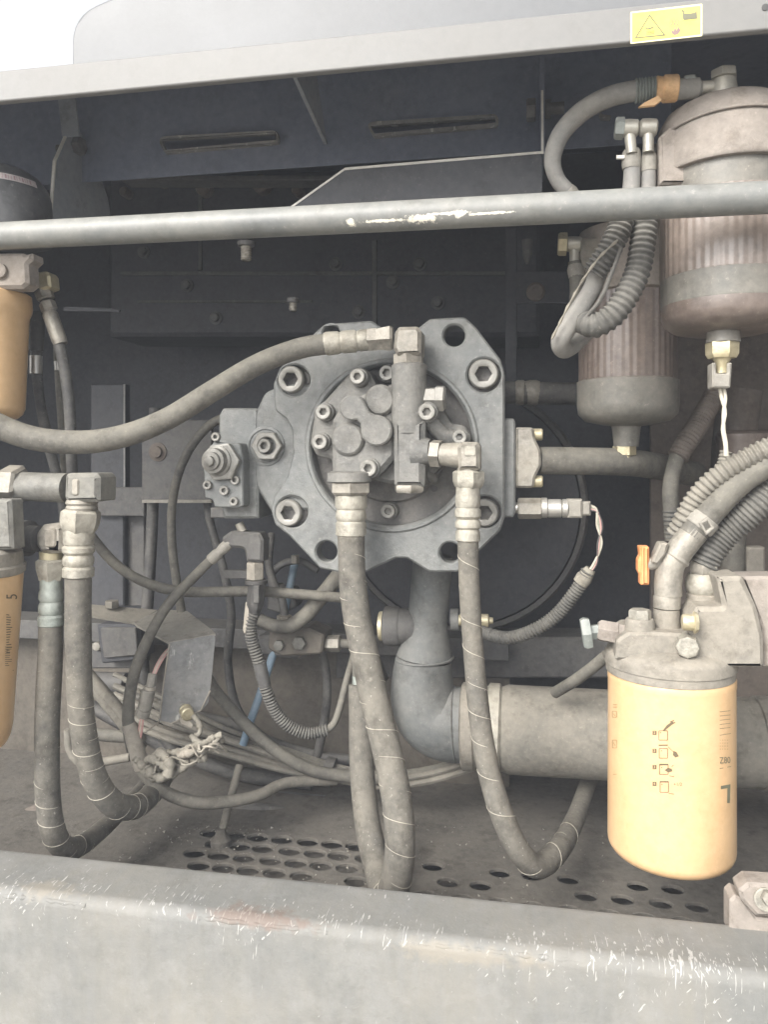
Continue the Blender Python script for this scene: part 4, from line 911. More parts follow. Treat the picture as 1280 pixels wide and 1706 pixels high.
bumpy([(250, 1262, 1.26), (268, 1272, 1.255), (282, 1284, 1.255), (270, 1296, 1.255), (254, 1290, 1.26), (246, 1277, 1.262)], 7, 'rope')
bumpy([(262, 1250, 1.262), (276, 1262, 1.255), (284, 1276, 1.252), (280, 1290, 1.252)], 8, 'rope')
bumpy([(322, 1192, 1.32), (331, 1205, 1.315), (333, 1220, 1.31), (324, 1230, 1.305), (326, 1242, 1.30), (338, 1248, 1.295)], 4.5, 'rope')
bumpy([(318, 1226, 1.30), (330, 1236, 1.29), (345, 1242, 1.288), (358, 1236, 1.29), (366, 1226, 1.295)], 5, 'rope')
for k in range(9):
    x = 240 + k * 14 + rnd.uniform(-3, 3); y = 1280 - k * 4.5 + rnd.uniform(-6, 6)
    obj('loose_wire', MB().tube(curve([P(x, y, 1.262), P(x + rnd.uniform(4, 14), y + rnd.uniform(-14, 10), 1.25), P(x + rnd.uniform(14, 30), y + rnd.uniform(-16, 8), 1.258), P(x + rnd.uniform(22, 40), y + rnd.uniform(-14, 10), 1.27)], .004), 0.0019, 7), rnd.choice(['rope', 'rope', 'tie']), t)
bumpy([(300, 1258, 1.262), (318, 1252, 1.26), (334, 1247, 1.266)], 7.5, 'tie')

# small elbow fitting cluster under the regulator
t = thing('pilot_fitting', 'brown elbow fitting with steel nut and black plug under the regulator', 'fitting', P(425, 1010, 1.37))
obj('elbow', MB().pp(fillet([(368, 896, 6), (384, 885, 5), (432, 888, 6), (438, 900, 5), (437, 937, 4), (410, 936, 4), (406, 914, 8), (372, 912, 6)], 4), 1.352, 0.036, (), 0.005), 'dim', t)
obj('top_stud', MB().st([(398, 872, 1.37, 7), (405, 886, 1.37, 8)], 12), 'steel', t)
obj('hex_nut', MB().st([(425, 936, 1.37, 13), (425, 938, 1.37, 15.5), (425, 964, 1.37, 15.5), (425, 966, 1.37, 13)], 6, 0.25), 'cast_dusty', t)
obj('gasket', MB().st([(427, 966, 1.37, 19), (427, 972, 1.37, 19)], 22), 'black', t)
obj('plug_body', MB().st([(428, 971, 1.37, 13), (428, 975, 1.37, 15), (428, 1008, 1.37, 15), (427, 1016, 1.37, 12), (424, 1020, 1.37, 11)], 8, 0.2), 'black', t)
obj('plug_latch', MB().box(422, 976, 431, 1005, 1.348, 0.01, 0.001), 'hose_black', t)
obj('strap', MB().pp(fillet([(409, 1002), (415, 1004), (414, 1030), (408, 1058), (404, 1050)], 3), 1.36, 0.006, (), 0.001), 'tie', t)
obj('bracket', MB().box(371, 950, 412, 964, 1.40, 0.01, 0.001), 'dim', t)
t = thing('sensor_harness', 'ribbed conduit looping down from the black plug past the blue tube', 'harness', P(480, 1220, 1.4))
obj('conduit', corr([P(424, 1018, 1.37), P(417, 1040, 1.37), P(420, 1068, 1.375), P(430, 1100, 1.38), P(437, 1130, 1.385), P(447, 1160, 1.39), P(462, 1190, 1.40), P(485, 1212, 1.41), P(515, 1222, 1.42), P(545, 1216, 1.43)], 9.5 * K(430, 1.38)), 'conduit', t)
obj('cable_tail', MB().tube(curve([P(545, 1216, 1.43), P(556, 1206, 1.435), P(566, 1180, 1.45), P(576, 1140, 1.47), P(590, 1090, 1.5)]), 6 * K(550, 1.43), 10), 'hose_plain', t)
obj('tape_wrap', MB().st([(432, 1103, 1.38, 11), (436, 1125, 1.384, 11), (441, 1142, 1.387, 10.5)], 14), 'dim', t)
t, l = hose('return_hose', 'short dim brown hose curving up behind the pump flange edge', [(432, 1032, 1.46), (455, 1042, 1.46), (482, 1043, 1.46), (508, 1026, 1.46), (530, 1000, 1.47), (555, 970, 1.48), (585, 930, 1.5)], (10, 12, 13, 13, 13), 'hose_plain', 'hose', None, None, 0.006, 16)
t = thing('cable_clamp', 'dim brown clamp block and folded strap behind the blue tube', 'clamp', P(480, 1080, 1.56))
obj('clamp_block', MB().pp(fillet([(425, 1060), (520, 1058), (545, 1070), (500, 1100), (430, 1092)], 8), 1.56, 0.08, (), 0.006), 'dim', t)
obj('strap', MB().slab([P(520, 1060, 1.54), P(528, 1052, 1.54), P(500, 1095, 1.54), P(494, 1100, 1.54)], 0.01, V((0, 1, 0))), 'brown', t, 0.001)
obj('loop', MB().tube(curve([P(462, 1000, 1.58), P(452, 960, 1.58), P(470, 940, 1.58), P(500, 935, 1.58), P(530, 950, 1.58)]), 6 * K(470, 1.58), 12), 'dim', t)
obj('small_bolt', MB().st([(492, 925, 1.56, 7), (492, 938, 1.56, 7)], 6), 'connector', t)
t = thing('valve_block', 'dusty steel valve block low behind the larger paired hose', 'valve', P(190, 1150, 1.62))
obj('block', MB().box(152, 1072, 222, 1114, 1.62, 0.08, 0.003), 'dim', t)
obj('spool', MB().st([(150, 1136, 1.62, 17), (210, 1138, 1.62, 17), (212, 1138, 1.62, 13)], 20), 'dim', t)
obj('bolt_head', MB().lathe(P(163, 1076, 1.62), V((0, -1, 0)), [(0, .010), (.008, .010), (.010, .007)], 12), 'connector', t)
# dim plate with a bolt to the side of the regulator
t = thing('support_plate', 'dim grey support plate with single bolt behind the slim arching tube', 'plate', P(290, 830, 1.66))
obj('plate', MB().box(236, 700, 352, 836, 1.66, 0.012, 0.001), 'dim', t)
obj('lower_lip', MB().box(236, 833, 352, 838, 1.64, 0.03, 0.0005), 'connector', t)
obj('bolt', MB().lathe(P(263, 753, 1.66), V((0, -1, 0)), [(0, .022), (.003, .022), (.004, .014), (.012, .013), (.012, .006)], 18), 'brown', t)
t = thing('frame_post', 'dark vertical frame post with thin bright edge beside the slim hoses', 'post', P(205, 1000, 1.72))
obj('post', MB().box(150, 640, 206, 1010, 1.72, 0.03, 0.003), 'dark', t)
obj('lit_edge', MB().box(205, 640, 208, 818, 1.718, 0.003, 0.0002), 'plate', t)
obj('cross_plate', MB().box(160, 812, 240, 860, 1.70, 0.02, 0.002), 'dim', t)
obj('lower_plate', MB().box(206, 860, 240, 1010, 1.74, 0.02, 0.002), 'dim', t)
t = thing('sheet_ledge', 'dark thin sheet ledge high beside the slim hoses', 'bracket', P(150, 520, 1.5))
obj('sheet', MB().pp([(105, 510), (185, 514), (200, 516), (198, 520), (105, 518)], 1.5, 0.004, (), 0.0004), 'dark', t)
# stud bolts under the panel
STG = 'stud bolts hanging under the upper panel'
for (px, py, y1, r, lab, Y) in ((410, 407, 433, 9, 'larger bare threaded stud hanging just below the rail', 1.3), (488, 501, 517, 6.5, 'smaller bare threaded stud lower behind the rail near divider edge', 1.36)):
    t = thing('stud_bolt', lab, 'bolt', P(px, y1, Y), STG)
    obj('collar', MB().st([(px, py - 5, Y, r * 1.3), (px, py - 3, Y, r * 1.65), (px, py + 3, Y, r * 1.5), (px, py + 4, Y, r)], 20), 'dim', t)
    sts = []
    y = py + 3; k = 0
    while y < y1: sts.append((px, y, Y, r * (1.04 if k % 2 else .92))); y += 2; k += 1
    sts.append((px, y1 + 1, Y, r * .8))
    obj('thread', MB().st(sts, 18), 'steel', t)

# ------------------------------------------------------------------ suction pipe
t = thing('suction_pipe', 'blue grey welded suction elbow pipe below the pump joined to a wide sleeve', 'pipe', P(720, 1260, 1.52))
Yq = 1.52
obj('upright', MB().st([(722, 925, Yq, 33), (722, 1035, Yq, 33), (720, 1055, Yq, 36), (708, 1094, Yq, 47)], 32), 'pipe', t)
obj('weld_bead', MB().tube(curve([P(708 + 47 * math.cos(a), 1096, Yq) + V((0, 48 * K(700, Yq) * math.sin(a), 0)) for a in [math.pi * 2 * k / 24 for k in range(25)]]), 0.0025, 8), 'pipe', t)
el = curve([P(707, 1096, Yq), P(704, 1130, Yq), P(706, 1165, Yq), P(720, 1193, Yq), P(745, 1205, Yq), P(772, 1207, Yq)], 0.006)
m_ = len(el) - 1
obj('elbow', MB().tube(el, [(47 + 13 * min(1, i / m_ * 1.3)) * K(710, Yq) for i in range(m_ + 1)], 36), 'pipe', t)
obj('weld_bead', MB().st([(757, 1206, Yq, 60), (759, 1206, Yq, 62.5), (761, 1206, Yq, 60)], 36), 'pipe', t)
obj('branch_nut', MB().st([(640, 1043, Yq, 28), (643, 1043, Yq, 33), (664, 1043, Yq, 33), (668, 1043, Yq, 30), (690, 1044, Yq, 31), (700, 1044, Yq, 27)], 22), 'dim', t)
obj('branch_face', MB().st([(633, 1043, Yq, 24), (641, 1043, Yq, 25)], 24), 'brass', t)
obj('port_boss', MB().st([(752, 1032, Yq, 18), (765, 1032, Yq, 18), (768, 1032, Yq, 13)], 22), 'pipe', t)
t3 = t
t = thing('suction_sleeve', 'wide dusty beige suction sleeve with clamp rings running behind the orange filter', 'pipe', P(900, 1290, 1.52))
obj('flange_ring', MB().st([(770, 1209, Yq, 66), (773, 1209, Yq, 70), (790, 1210, Yq, 70), (793, 1210, Yq, 67)], 44), 'cast_dusty', t)
obj('clamp_ring', MB().st([(812, 1213, Yq, 68), (815, 1213, Yq, 73), (832, 1215, Yq, 73.5), (836, 1215, Yq, 69)], 44), 'ferrule', t)
obj('sleeve', MB().st([(790, 1211, Yq, 66.5), (838, 1215, Yq, 67.5), (848, 1217, Yq, 71), (1010, 1225, Yq, 72), (1300, 1240, Yq, 72), (1560, 1254, Yq, 72)], 44), 'sleeve', t)
obj('end_clamp', MB().st([(1262, 1238, Yq, 73), (1264, 1238, Yq, 76), (1290, 1239, Yq, 76)], 44), 'sleeve', t)
t = thing('brass_fitting', 'small brass fitting poking out behind the elbow port hose', 'fitting', P(810, 1034, 1.50))
obj('fitting_body', MB().st([(765, 1033, 1.5, 9), (800, 1034, 1.5, 9), (802, 1034, 1.5, 11), (814, 1034, 1.5, 11), (816, 1034, 1.5, 6), (822, 1034, 1.5, 5)], 16), 'brass', t)
# bell housing behind
t = thing('flywheel_housing', 'big dark round housing in the shade behind the pump', 'housing', P(760, 1060, 1.78))
obj('housing', MB().lathe(P(765, 845, 1.78), V((0, 1, 0)), [(0, .24), (.002, .272), (.02, .28), (.10, .28)], 64), 'dark', t)
obj('rim', MB().lathe(P(765, 845, 1.775), V((0, 1, 0)), [(0, .275), (-.004, .285), (.01, .292), (.03, .292)], 64, False), 'dim', t)
t = thing('lower_crossmember', 'dark crossmember running low behind the suction pipe', 'beam', P(900, 1110, 1.75))
obj('crossmember', MB().box(560, 1062, 1020, 1130, 1.76, 0.10, 0.004), 'dim', t)

# ------------------------------------------------------------------ text helpers
def text_mesh(body, size, shear=0.0):
    cu = bpy.data.curves.new('lettering', 'FONT'); cu.body = body; cu.size = size; cu.align_x = 'CENTER'; cu.align_y = 'CENTER'; cu.shear = shear
    o = bpy.data.objects.new('lettering', cu); C.objects.link(o)
    me = bpy.data.meshes.new_from_object(o.evaluated_get(bpy.context.evaluated_depsgraph_get()))
    v_ = [V((q.co.x, q.co.y)) for q in me.vertices]; f_ = [tuple(p.vertices) for p in me.polygons]
    bpy.data.objects.remove(o); bpy.data.curves.remove(cu); bpy.data.meshes.remove(me)
    return v_, f_
class Wrap:          # flat print wrapped on a can: px, py in picture points seen from the front
    def __init__(s, ctr, r, Y, top, bot): s.c, s.r = ctr, r
    def at(s, px, py, lift=0.0003):
        d = FW + RT * ((px - CX) / F) + UP * ((CY - py) / F); d.normalize()
        ox, oy = CAM.x - s.c.x, CAM.y - s.c.y; r = s.r + lift
        a = d.x ** 2 + d.y ** 2; b = 2 * (ox * d.x + oy * d.y); c_ = ox * ox + oy * oy - r * r
        q = b * b - 4 * a * c_
        return CAM + d * ((-b - math.sqrt(max(q, 0))) / (2 * a))
def poly_print(w_, polys):
    mb = MB()
    for pl in polys:
        n = len(pl); tri = geometry.tessellate_polygon([[V((q[0], q[1], 0)) for q in pl]])
        mb.add([w_.at(*q) for q in pl], [tuple(t_) for t_ in tri])
    return mb
def ln(a, b, w=1.0):
    a, b = V(a), V(b); d = (b - a).normalized(); n = V((-d.y, d.x)) * w / 2
    return [tuple(a + n), tuple(b + n), tuple(b - n), tuple(a - n)]
def frame_(x0, y0, x1, y1, w=1.0): return [ln((x0, y0), (x1, y0), w), ln((x1, y0), (x1, y1), w), ln((x1, y1), (x0, y1), w), ln((x0, y1), (x0, y0), w)]
def print_text(w_, mb, body, px, py, size, rot=0.0, sx=1.0):
    v_, f_ = text_mesh(body, size)
    cr, sr = math.cos(rot), math.sin(rot)
    mb.add([w_.at(px + (q.x * cr * sx - q.y * sr), py - (q.x * sr * sx + q.y * cr)) for q in v_], f_)

OG = 'orange spin-on filters'
# ------------------------------------------------------------------ main orange filter and its head
Yf = 1.18; xc = 1118; kf = K(xc, Yf); rf = 102 * kf * 0.992
base = P(xc, 1118, Yf)
t = thing('oil_filter', 'large orange spin-on filter canister with printed steps under a dusty cast head', 'filter', P(xc, 1420, Yf), OG)
zt = P(xc, 1118, Yf).z; zb = P(xc, 1420, Yf).z
H = zt - zb
prof = [(0, rf * .97), (0.004, rf), (0.012, rf), (0.016, rf * .992), (H - .018, rf * .998)]
for k in range(1, 7):
    an = math.pi / 2 * k / 6; prof.append((H - .018 + .018 * math.sin(an), rf * .998 - .018 + .018 * math.cos(an)))
prof += [(H - .001, rf * .7), (H - .006, rf * .62), (H - .006, 0.001)]
can = obj('canister', MB().lathe(base, V((0, 0, -1)), prof, 64), 'ochre', t)
wr = Wrap(base, rf, Yf, 0, 0)
mb = MB(); 
for k, (y, g) in enumerate(((1221, '2'), (1251, '2'), (1278, '3'), (1306, '4'))):
    m2 = poly_print(wr, [[(1088, y - 3.5), (1094.5, y - 3.5), (1094.5, y + 3.5), (1088, y + 3.5)]]); mb.add(m2.v, m2.f)
pl = frame_(1098.5, 1217.5, 1113, 1233) + [[(1105, 1217), (1112, 1208), (1121, 1202), (1124, 1204), (1116, 1211), (1108, 1217)], ln((1117, 1203), (1124, 1200), 1.6), ln((1120, 1207), (1126, 1203), 1.4)]
pl += frame_(1099, 1247, 1113, 1263) + [ln((1098, 1241.5), (1113.5, 1241.5), 1.8), ln((1114, 1244), (1124, 1254), .8), [(1123, 1251), (1128, 1253), (1132, 1260), (1126, 1262), (1122, 1258)]]
pl += frame_(1099.5, 1273, 1114, 1290) + [ln((1099, 1274), (1114.5, 1274), 2), [(1108, 1283), (1114, 1279), (1120, 1281), (1121, 1285), (1114, 1287)], ln((1116, 1292.5), (1124, 1294), 1), ln((1120, 1277), (1123, 1275), 1)]
pl += frame_(1100.5, 1303, 1114.5, 1320) + [ln((1100, 1302.5), (1115, 1302.5), 2.2), ln((1115, 1322), (1124, 1323), 1)]
for (x, y) in ((1101, 1220), (1102, 1250), (1102.5, 1278), (1103, 1306)): pl.append([(x, y), (x + 1.6, y), (x + 1.6, y + 1.6), (x, y + 1.6)])
m2 = poly_print(wr, pl); mb.add(m2.v, m2.f)
print_text(wr, mb, '+1/2', 1130, 1307, 8)
obj('step_print', mb, 'print', can)
mb = MB(); wr.at
for k, (y, g) in enumerate(((1221, '2'), (1251, '2'), (1278, '3'), (1306, '4'))): 
    w2 = Wrap(base, rf + .0004, Yf, 0, 0); print_text(w2, mb, g, 1091.2, y, 6.5)
obj('step_number', mb, 'ochre', can)
obj('large_letter', poly_print(wr, [[(1202, 1309.5), (1218, 1306.5), (1217, 1338), (1212.5, 1338), (1213, 1313), (1202, 1315)]]), 'print_grey', can)
mb = poly_print(wr, [ln((1200, 1280.5), (1219, 1277), .9), ln((1200, 1225), (1219, 1222), .8)] + [ln((1200, 1186 + k * 7), (1218, 1184 + k * 7), .8) for k in range(5)])
obj('rule_print', mb, 'print_grey', can)['kind'] = 'stuff'
mb = MB(); print_text(wr, mb, 'Z80', 1209, 1267, 15, 0.05, 0.75)
obj('part_number', mb, 'print_grey', can)
mb = poly_print(wr, [ln((1200 + 4 * i, 1233 + 5 * j), (1202 + 4 * i, 1233 + 5 * j), 1) for i in range(4) for j in range(4)] + frame_(1021, 1185, 1028, 1195, .9) + frame_(1021, 1233, 1028, 1246, .9) + [ln((1022, 1174), (1029, 1174), 1), ln((1022, 1178), (1029, 1178), 1), ln((1023, 1189), (1026, 1193), .9), ln((1023, 1237), (1026, 1243), .9), ln((1022, 1290), (1028, 1290), .9)])
obj('faint_print', mb, 'print_pale', can)['kind'] = 'stuff'

t = thing('filter_head', 'dusty cast aluminium filter head with plugs and bracket above the large orange filter', 'filter head', P(1118, 1105, Yf))
hp = P(xc - 2, 1120, Yf)
obj('rim', MB().lathe(hp, V((0, 0, 1)), [(0, rf * .98), (.001, rf * 1.005), (.010, rf * 1.01), (.012, rf * 1.0), (.013, rf * 1.03), (.027, rf * 1.03), (.031, rf * 1.0), (.036, rf * .93), (.041, rf * .75), (.044, rf * .4)], 64), 'cast_dusty', t)
mb = MB().pp(fillet([(1026, 1100, 4), (1029, 1066, 10), (1048, 1054, 10), (1092, 1054, 4), (1136, 1056, 6), (1175, 1062, 4), (1175, 1104, 4)], 4), Yf - 0.055, 0.09, (), 0.004)
mb.st([(1067, 1092, Yf - .03, 27), (1067, 1058, Yf - .03, 25), (1067, 1033, Yf - .03, 23.5), (1067, 1030, Yf - .03, 21)], 26)
mb.st([(1111, 1092, Yf - .01, 25), (1111, 1060, Yf - .01, 22), (1111, 1014, Yf - .01, 21)], 26)
hd = obj('head_casting', mb, 'cast_dusty', t)
br = fillet([(1150, 1030, 8), (1162, 1012, 5), (1206, 1012, 4), (1196, 962, 4), (1238, 960, 8), (1262, 1010, 12), (1274, 1060, 10), (1276, 1113, 3), (1166, 1113, 3), (1150, 1085, 4)], 6)
obj('mount_bracket', MB().pp(br, Yf - 0.06, 0.07, (), 0.006), 'cast_dusty', t)
obj('bracket_wing', MB().pp(fillet([(1236, 961, 3), (1640, 955, 3), (1640, 1112, 3), (1276, 1113, 3), (1272, 1050, 10)], 5), Yf - 0.045, 0.05, (), 0.004), 'cast_pink', t)
obj('top_plug', MB().st([(1067, 1033, Yf - .03, 15), (1067, 1030, Yf - .03, 18.5), (1067, 1018, Yf - .03, 18.5), (1067, 1015, Yf - .03, 16)], 6, 0.1), 'ferrule', t)
obj('side_nut', MB().st([(1044, 1058, Yf - .02, 17), (1030, 1053, Yf - .02, 17), (1028, 1052, Yf - .02, 19), (1000, 1049, Yf - .02, 18.5), (996, 1049, Yf - .02, 15)], 6, 0.3), 'cast_pink', t)
obj('side_plug', MB().st([(1000, 1052, Yf - .02, 13), (986, 1054, Yf - .02, 13), (985, 1054, Yf - .02, 26), (976, 1055, Yf - .02, 28), (970, 1055, Yf - .02, 25)], 6, 0.1), 'ring_green', t)
obj('hex_bolt', MB().st([(1163, 1037, Yf - .075, 16), (1157, 1037, Yf - .075, 19), (1155, 1037, Yf - .075, 14), (1140, 1036, Yf - .075, 13.5), (1137, 1036, Yf - .075, 11)], 8, 0.2), 'brass', t)
obj('round_bolt', MB().lathe(P(1146, 1076, Yf - 0.066), V((-.15, -1, 0)), [(-.02, .016), (.008, .016), (.011, .0145), (.012, .011)], 8), 'ferrule', t)
# fittings on top of the head
t = thing('elbow_fitting', 'speckled steel angled elbow fitting rising from the filter head beside the orange handle', 'fitting', P(1111, 1015, Yf))
obj('lower_collar', MB().st([(1112, 1014, Yf - .01, 19), (1112, 1012, Yf - .01, 22), (1112, 994, Yf - .01, 22), (1112, 990, Yf - .01, 19)], 26), 'steel', t)
ee = curve([P(1114, 992, Yf - .01), P(1114, 968, Yf - .01), P(1119, 940, Yf - .01), P(1133, 918, Yf - .01), P(1150, 896, Yf - .01), P(1160, 884, Yf - .01)], .004)
obj('elbow', MB().tube(ee, [22 * kf] * len(ee), 26), 'steel', t)
obj('seam_ring', MB().st([(1125, 932, Yf - .01, 22), (1127, 929, Yf - .01, 24), (1130, 925, Yf - .01, 22)], 26), 'steel', t)
obj('lug', MB().pp(fillet([(1086, 938), (1101, 905), (1116, 905), (1110, 925), (1096, 942)], 3), Yf - .03, .03, (), .003), 'cast_dusty', t)
t = thing('bleed_valve', 'bright orange wing handle sticking out beside the elbow fitting', 'handle', P(1074, 943, Yf))  # the handle of a bleed valve, wing and stem only
obj('wing', MB().pp(fillet([(1066, 911, 2), (1083, 911, 2), (1083, 975, 2), (1068, 975, 2), (1068, 960, 2), (1064, 952, 5), (1064, 934, 5), (1068, 926, 2)], 2), Yf - .022, .024, (), .003), 'orange', t)
obj('wing_rib', MB().box(1070, 912, 1074, 974, Yf - .025, .004, .001), 'orange', t)
obj('stem', MB().st([(1078, 941, Yf - .012, 10), (1104, 935, Yf - .012, 10)], 16), 'connector', t)
t = thing('ball_fitting', 'rounded steel swivel fitting on the bracket behind the elbow fitting', 'fitting', P(1172, 1012, Yf + .01))
Yb_ = Yf + .01
obj('base_collar', MB().st([(1173, 1014, Yb_, 27), (1173, 990, Yb_, 27), (1173, 988, Yb_, 24)], 28), 'cast_dusty', t)
obj('ball', MB().st([(1172, 989, Yb_, 23), (1172, 984, Yb_, 26.5), (1172, 976, Yb_, 28), (1172, 966, Yb_, 27), (1172, 958, Yb_, 24), (1172, 955, Yb_, 21)], 28), 'ferrule', t)
obj('top_nut', MB().st([(1172, 956, Yb_, 22), (1172, 952, Yb_, 23.5), (1173, 940, Yb_, 23.5), (1174, 936, Yb_, 20)], 6, 0.3), 'steel', t)
t = thing('fuel_line', 'smooth pale fuel line from the elbow fitting up past the frame edge', 'hose', P(1158, 886, Yf))
obj('hose', MB().tube(curve([P(1152, 893, Yf - .01), P(1172, 868, Yf - .01), P(1196, 840, Yf - .012), P(1222, 812, Yf - .014), P(1250, 790, Yf - .016), P(1285, 770, Yf - .02), P(1340, 750, Yf - .02), P(1480, 735, Yf), P(1700, 740, Yf + .1)]), 22 * kf, 24), 'hose_plain', t)
obj('spring_clip', MB().st([(1163, 879, Yf - .01, 24), (1165, 877, Yf - .01, 25.5), (1176, 864, Yf - .01, 25.5), (1178, 862, Yf - .01, 24)], 24), 'connector', t)
obj('clip_tab', MB().pp([(1166, 872), (1180, 862), (1192, 880), (1178, 892)], Yf - .045, .006, [[(1172, 873), (1180, 868), (1186, 879), (1178, 885)]], .001), 'connector', t)
t = thing('corrugated_hose', 'ribbed conduit lying along the smooth fuel line with short side branch', 'conduit', P(1130, 880, Yf))
obj('conduit', corr([P(1128, 890, Yf + .01), P(1142, 862, Yf), P(1158, 834, Yf - .005), P(1180, 808, Yf - .012), P(1210, 784, Yf - .02), P(1245, 764, Yf - .025), P(1290, 742, Yf - .03), P(1340, 724, Yf - .03), P(1480, 705, Yf - .02), P(1700, 705, Yf + .08)], 16 * kf, 0.0085, .12), 'sleeve', t)
obj('branch', corr([P(1211, 752, Yf - .01), P(1206, 772, Yf - .01), P(1196, 790, Yf - .008), P(1178, 806, Yf - .004), P(1160, 826, Yf)], 9.5 * kf, 0.0058, .12), 'sleeve', t)
t = thing('corrugated_hose', 'wider ribbed hose rising from the ball fitting under the fuel line', 'conduit', P(1176, 938, Yf + .02))
obj('hose', corr([P(1173, 942, Yb_), P(1184, 920, Yb_), P(1208, 890, Yb_), P(1236, 866, Yb_ - .005), P(1262, 842, Yb_ - .01), P(1290, 815, Yb_ - .01), P(1340, 780, Yb_ - .01), P(1480, 770, Yb_), P(1700, 775, Yb_ + .1)], 23 * kf, 0.0068, .08, 22), 'conduit', t)
# hoses farther back
t = thing('vent_hose', 'dim vertical hose with ribbed cover behind the elbow fitting', 'hose', P(1122, 890, 1.45))
obj('hose', MB().tube(curve([P(1122, 900, 1.45), P(1119, 850, 1.45), P(1118, 812, 1.45), P(1127, 768, 1.46), P(1136, 745, 1.47)]), 13 * K(1120, 1.45), 16), 'hose_plain', t)
obj('cover', corr([P(1130, 762, 1.46), P(1146, 735, 1.47), P(1165, 706, 1.49), P(1190, 660, 1.52), P(1205, 610, 1.55)], 17 * K(1150, 1.47), .0075, .08), 'brown', t)
obj('lower_cover', corr([P(1121, 850, 1.45), P(1122, 870, 1.45), P(1124, 895, 1.45)], 15 * K(1120, 1.45), .0075, .08), 'conduit', t)
line('dim wide ribbed pipe in the shade behind the sensor wires', [(1235, 650, 1.7), (1228, 700, 1.7), (1222, 760, 1.7), (1220, 830, 1.7)], 34, 'brown', 'air_pipe', 'pipe', 20)
t = thing('strainer_cup', 'dim reddish round cup behind the ribbed conduits', 'cup', P(1240, 745, 1.55))
obj('cup', MB().st([(1240, 800, 1.55, 38), (1240, 740, 1.55, 42), (1240, 732, 1.55, 44), (1240, 724, 1.55, 44), (1240, 718, 1.55, 36)], 30), 'bowl_dim', t)
t = thing('support_post', 'dusty round post standing behind the filter bracket', 'post', P(1222, 1000, 1.40))
obj('post', MB().st([(1222, 1010, 1.40, 20), (1222, 780, 1.40, 19)], 20), 'hose_plain', t)
obj('bracket_ear', MB().box(1246, 912, 1276, 962, 1.38, .03, .003), 'cast_dusty', t)
line('brown hose slanting down behind the filter head plug', [(1012, 1092, 1.35), (988, 1112, 1.37), (958, 1134, 1.40), (925, 1154, 1.44)], 10, 'hose_plain', 'slanting_hose', 'hose')
# bracket in the lower corner
t = thing('mount_clamp', 'pinkish dusty mounting clamp with bolt at the sill end below the orange filter', 'clamp', P(1260, 1550, 1.04))
obj('clamp_plate', MB().pp(fillet([(1232, 1484, 4), (1248, 1472, 4), (1340, 1478, 4), (1340, 1530, 4), (1262, 1528, 4), (1236, 1500, 4)], 4), 1.01, .03, (), .004), 'cast_pink', t)
obj('clamp_leg', MB().pp(fillet([(1217, 1500, 6), (1226, 1492, 4), (1238, 1498, 5), (1262, 1530, 5), (1340, 1538, 3), (1340, 1600, 3), (1254, 1585, 3), (1217, 1560, 3)], 4), 1.025, .03, (), .003), 'cast_pink', t)
obj('washer', MB().lathe(P(1276, 1498, 1.008), V((0, -1, 0.2)), [(0, .0135), (.003, .0135), (.004, .012)], 22), 'ferrule', t)
obj('bolt', MB().hexn(P(1280, 1494, 1.006), V((0, -1, 0.2)), .009, .010), 'steel', t)

# ------------------------------------------------------------------ big separator
Yw = 1.12; xw = 1212; kw = K(xw, Yw); r0 = 104 * kw
ct = lambda py: P(xw, py, Yw)
t = thing('water_separator', 'big dusty fuel water separator with ribbed bowl cut by the frame edge', 'separator', ct(560))
def vprof(rows): z0 = ct(rows[0][0]).z; return [(z0 - ct(y).z, r * kw) for (y, r) in rows]
obj('head_casting', MB().lathe(ct(175), V((0, 0, -1)), vprof([(175, 20), (176, 52), (182, 80), (194, 98), (212, 108), (240, 112), (292, 113), (296, 110), (298, 90)]), 56), 'cast_pink', t)
obj('arch_rib', MB().tube(curve([V((ct(230).x + 113.5 * kw * math.cos(a), Yw + 113.5 * kw * math.sin(a), ct(240).z + 14 * kw * math.sin(-a) )) for a in [-math.pi * (0.04 + .92 * k / 16) for k in range(17)]]), .002, 8), 'cast_pink', t)
obj('head_lug', MB().pp(fillet([(1099, 228, 3), (1116, 212, 6), (1145, 206, 3), (1145, 306, 3), (1101, 306, 3)], 4), Yw - .05, .06, (), .004), 'cast_pink', t)
obj('cover_band', MB().lathe(ct(290), V((0, 0, -1)), vprof([(290, 98), (292, 101), (340, 101)]), 56), 'cup', t)
rib = lambda k: 1.0 if k % 4 < 2 else 0.990
obj('ribbed_bowl', MB().lathe(ct(335), V((0, 0, -1)), vprof([(335, 100), (338, 106), (462, 106), (470, 104)]), 192, True, 0, rib), 'bowl', t)
obj('clear_band', MB().lathe(ct(464), V((0, 0, -1)), vprof([(464, 103), (466, 105.5), (508, 105), (512, 103)]), 56), 'cup', t)
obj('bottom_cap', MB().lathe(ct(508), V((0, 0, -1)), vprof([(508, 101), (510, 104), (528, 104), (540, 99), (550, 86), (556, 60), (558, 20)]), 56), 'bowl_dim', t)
xd = 1206; Yd_ = Yw - .02
ds = thing('water_sensor', 'brass nutted drain sensor plug under the big separator with two wires', 'sensor', P(1206, 640, Yd_))
obj('drain_neck', MB().st([(1206, 508, Yd_, 20), (1206, 514, Yd_, 22), (1206, 530, Yd_, 25), (1206, 560, Yd_, 26), (1206, 571, Yd_, 27)], 26), 'cup', ds)
obj('brass_nut', MB().st([(1204, 569, Yd_, 24), (1204, 572, Yd_, 26.5), (1204, 590, Yd_, 26), (1204, 597, Yd_, 22)], 6, 0.3), 'brass', ds)
obj('sensor_neck', MB().st([(1204, 596, Yd_, 16), (1204, 606, Yd_, 10), (1204, 622, Yd_, 10)], 18), 'brass', ds)
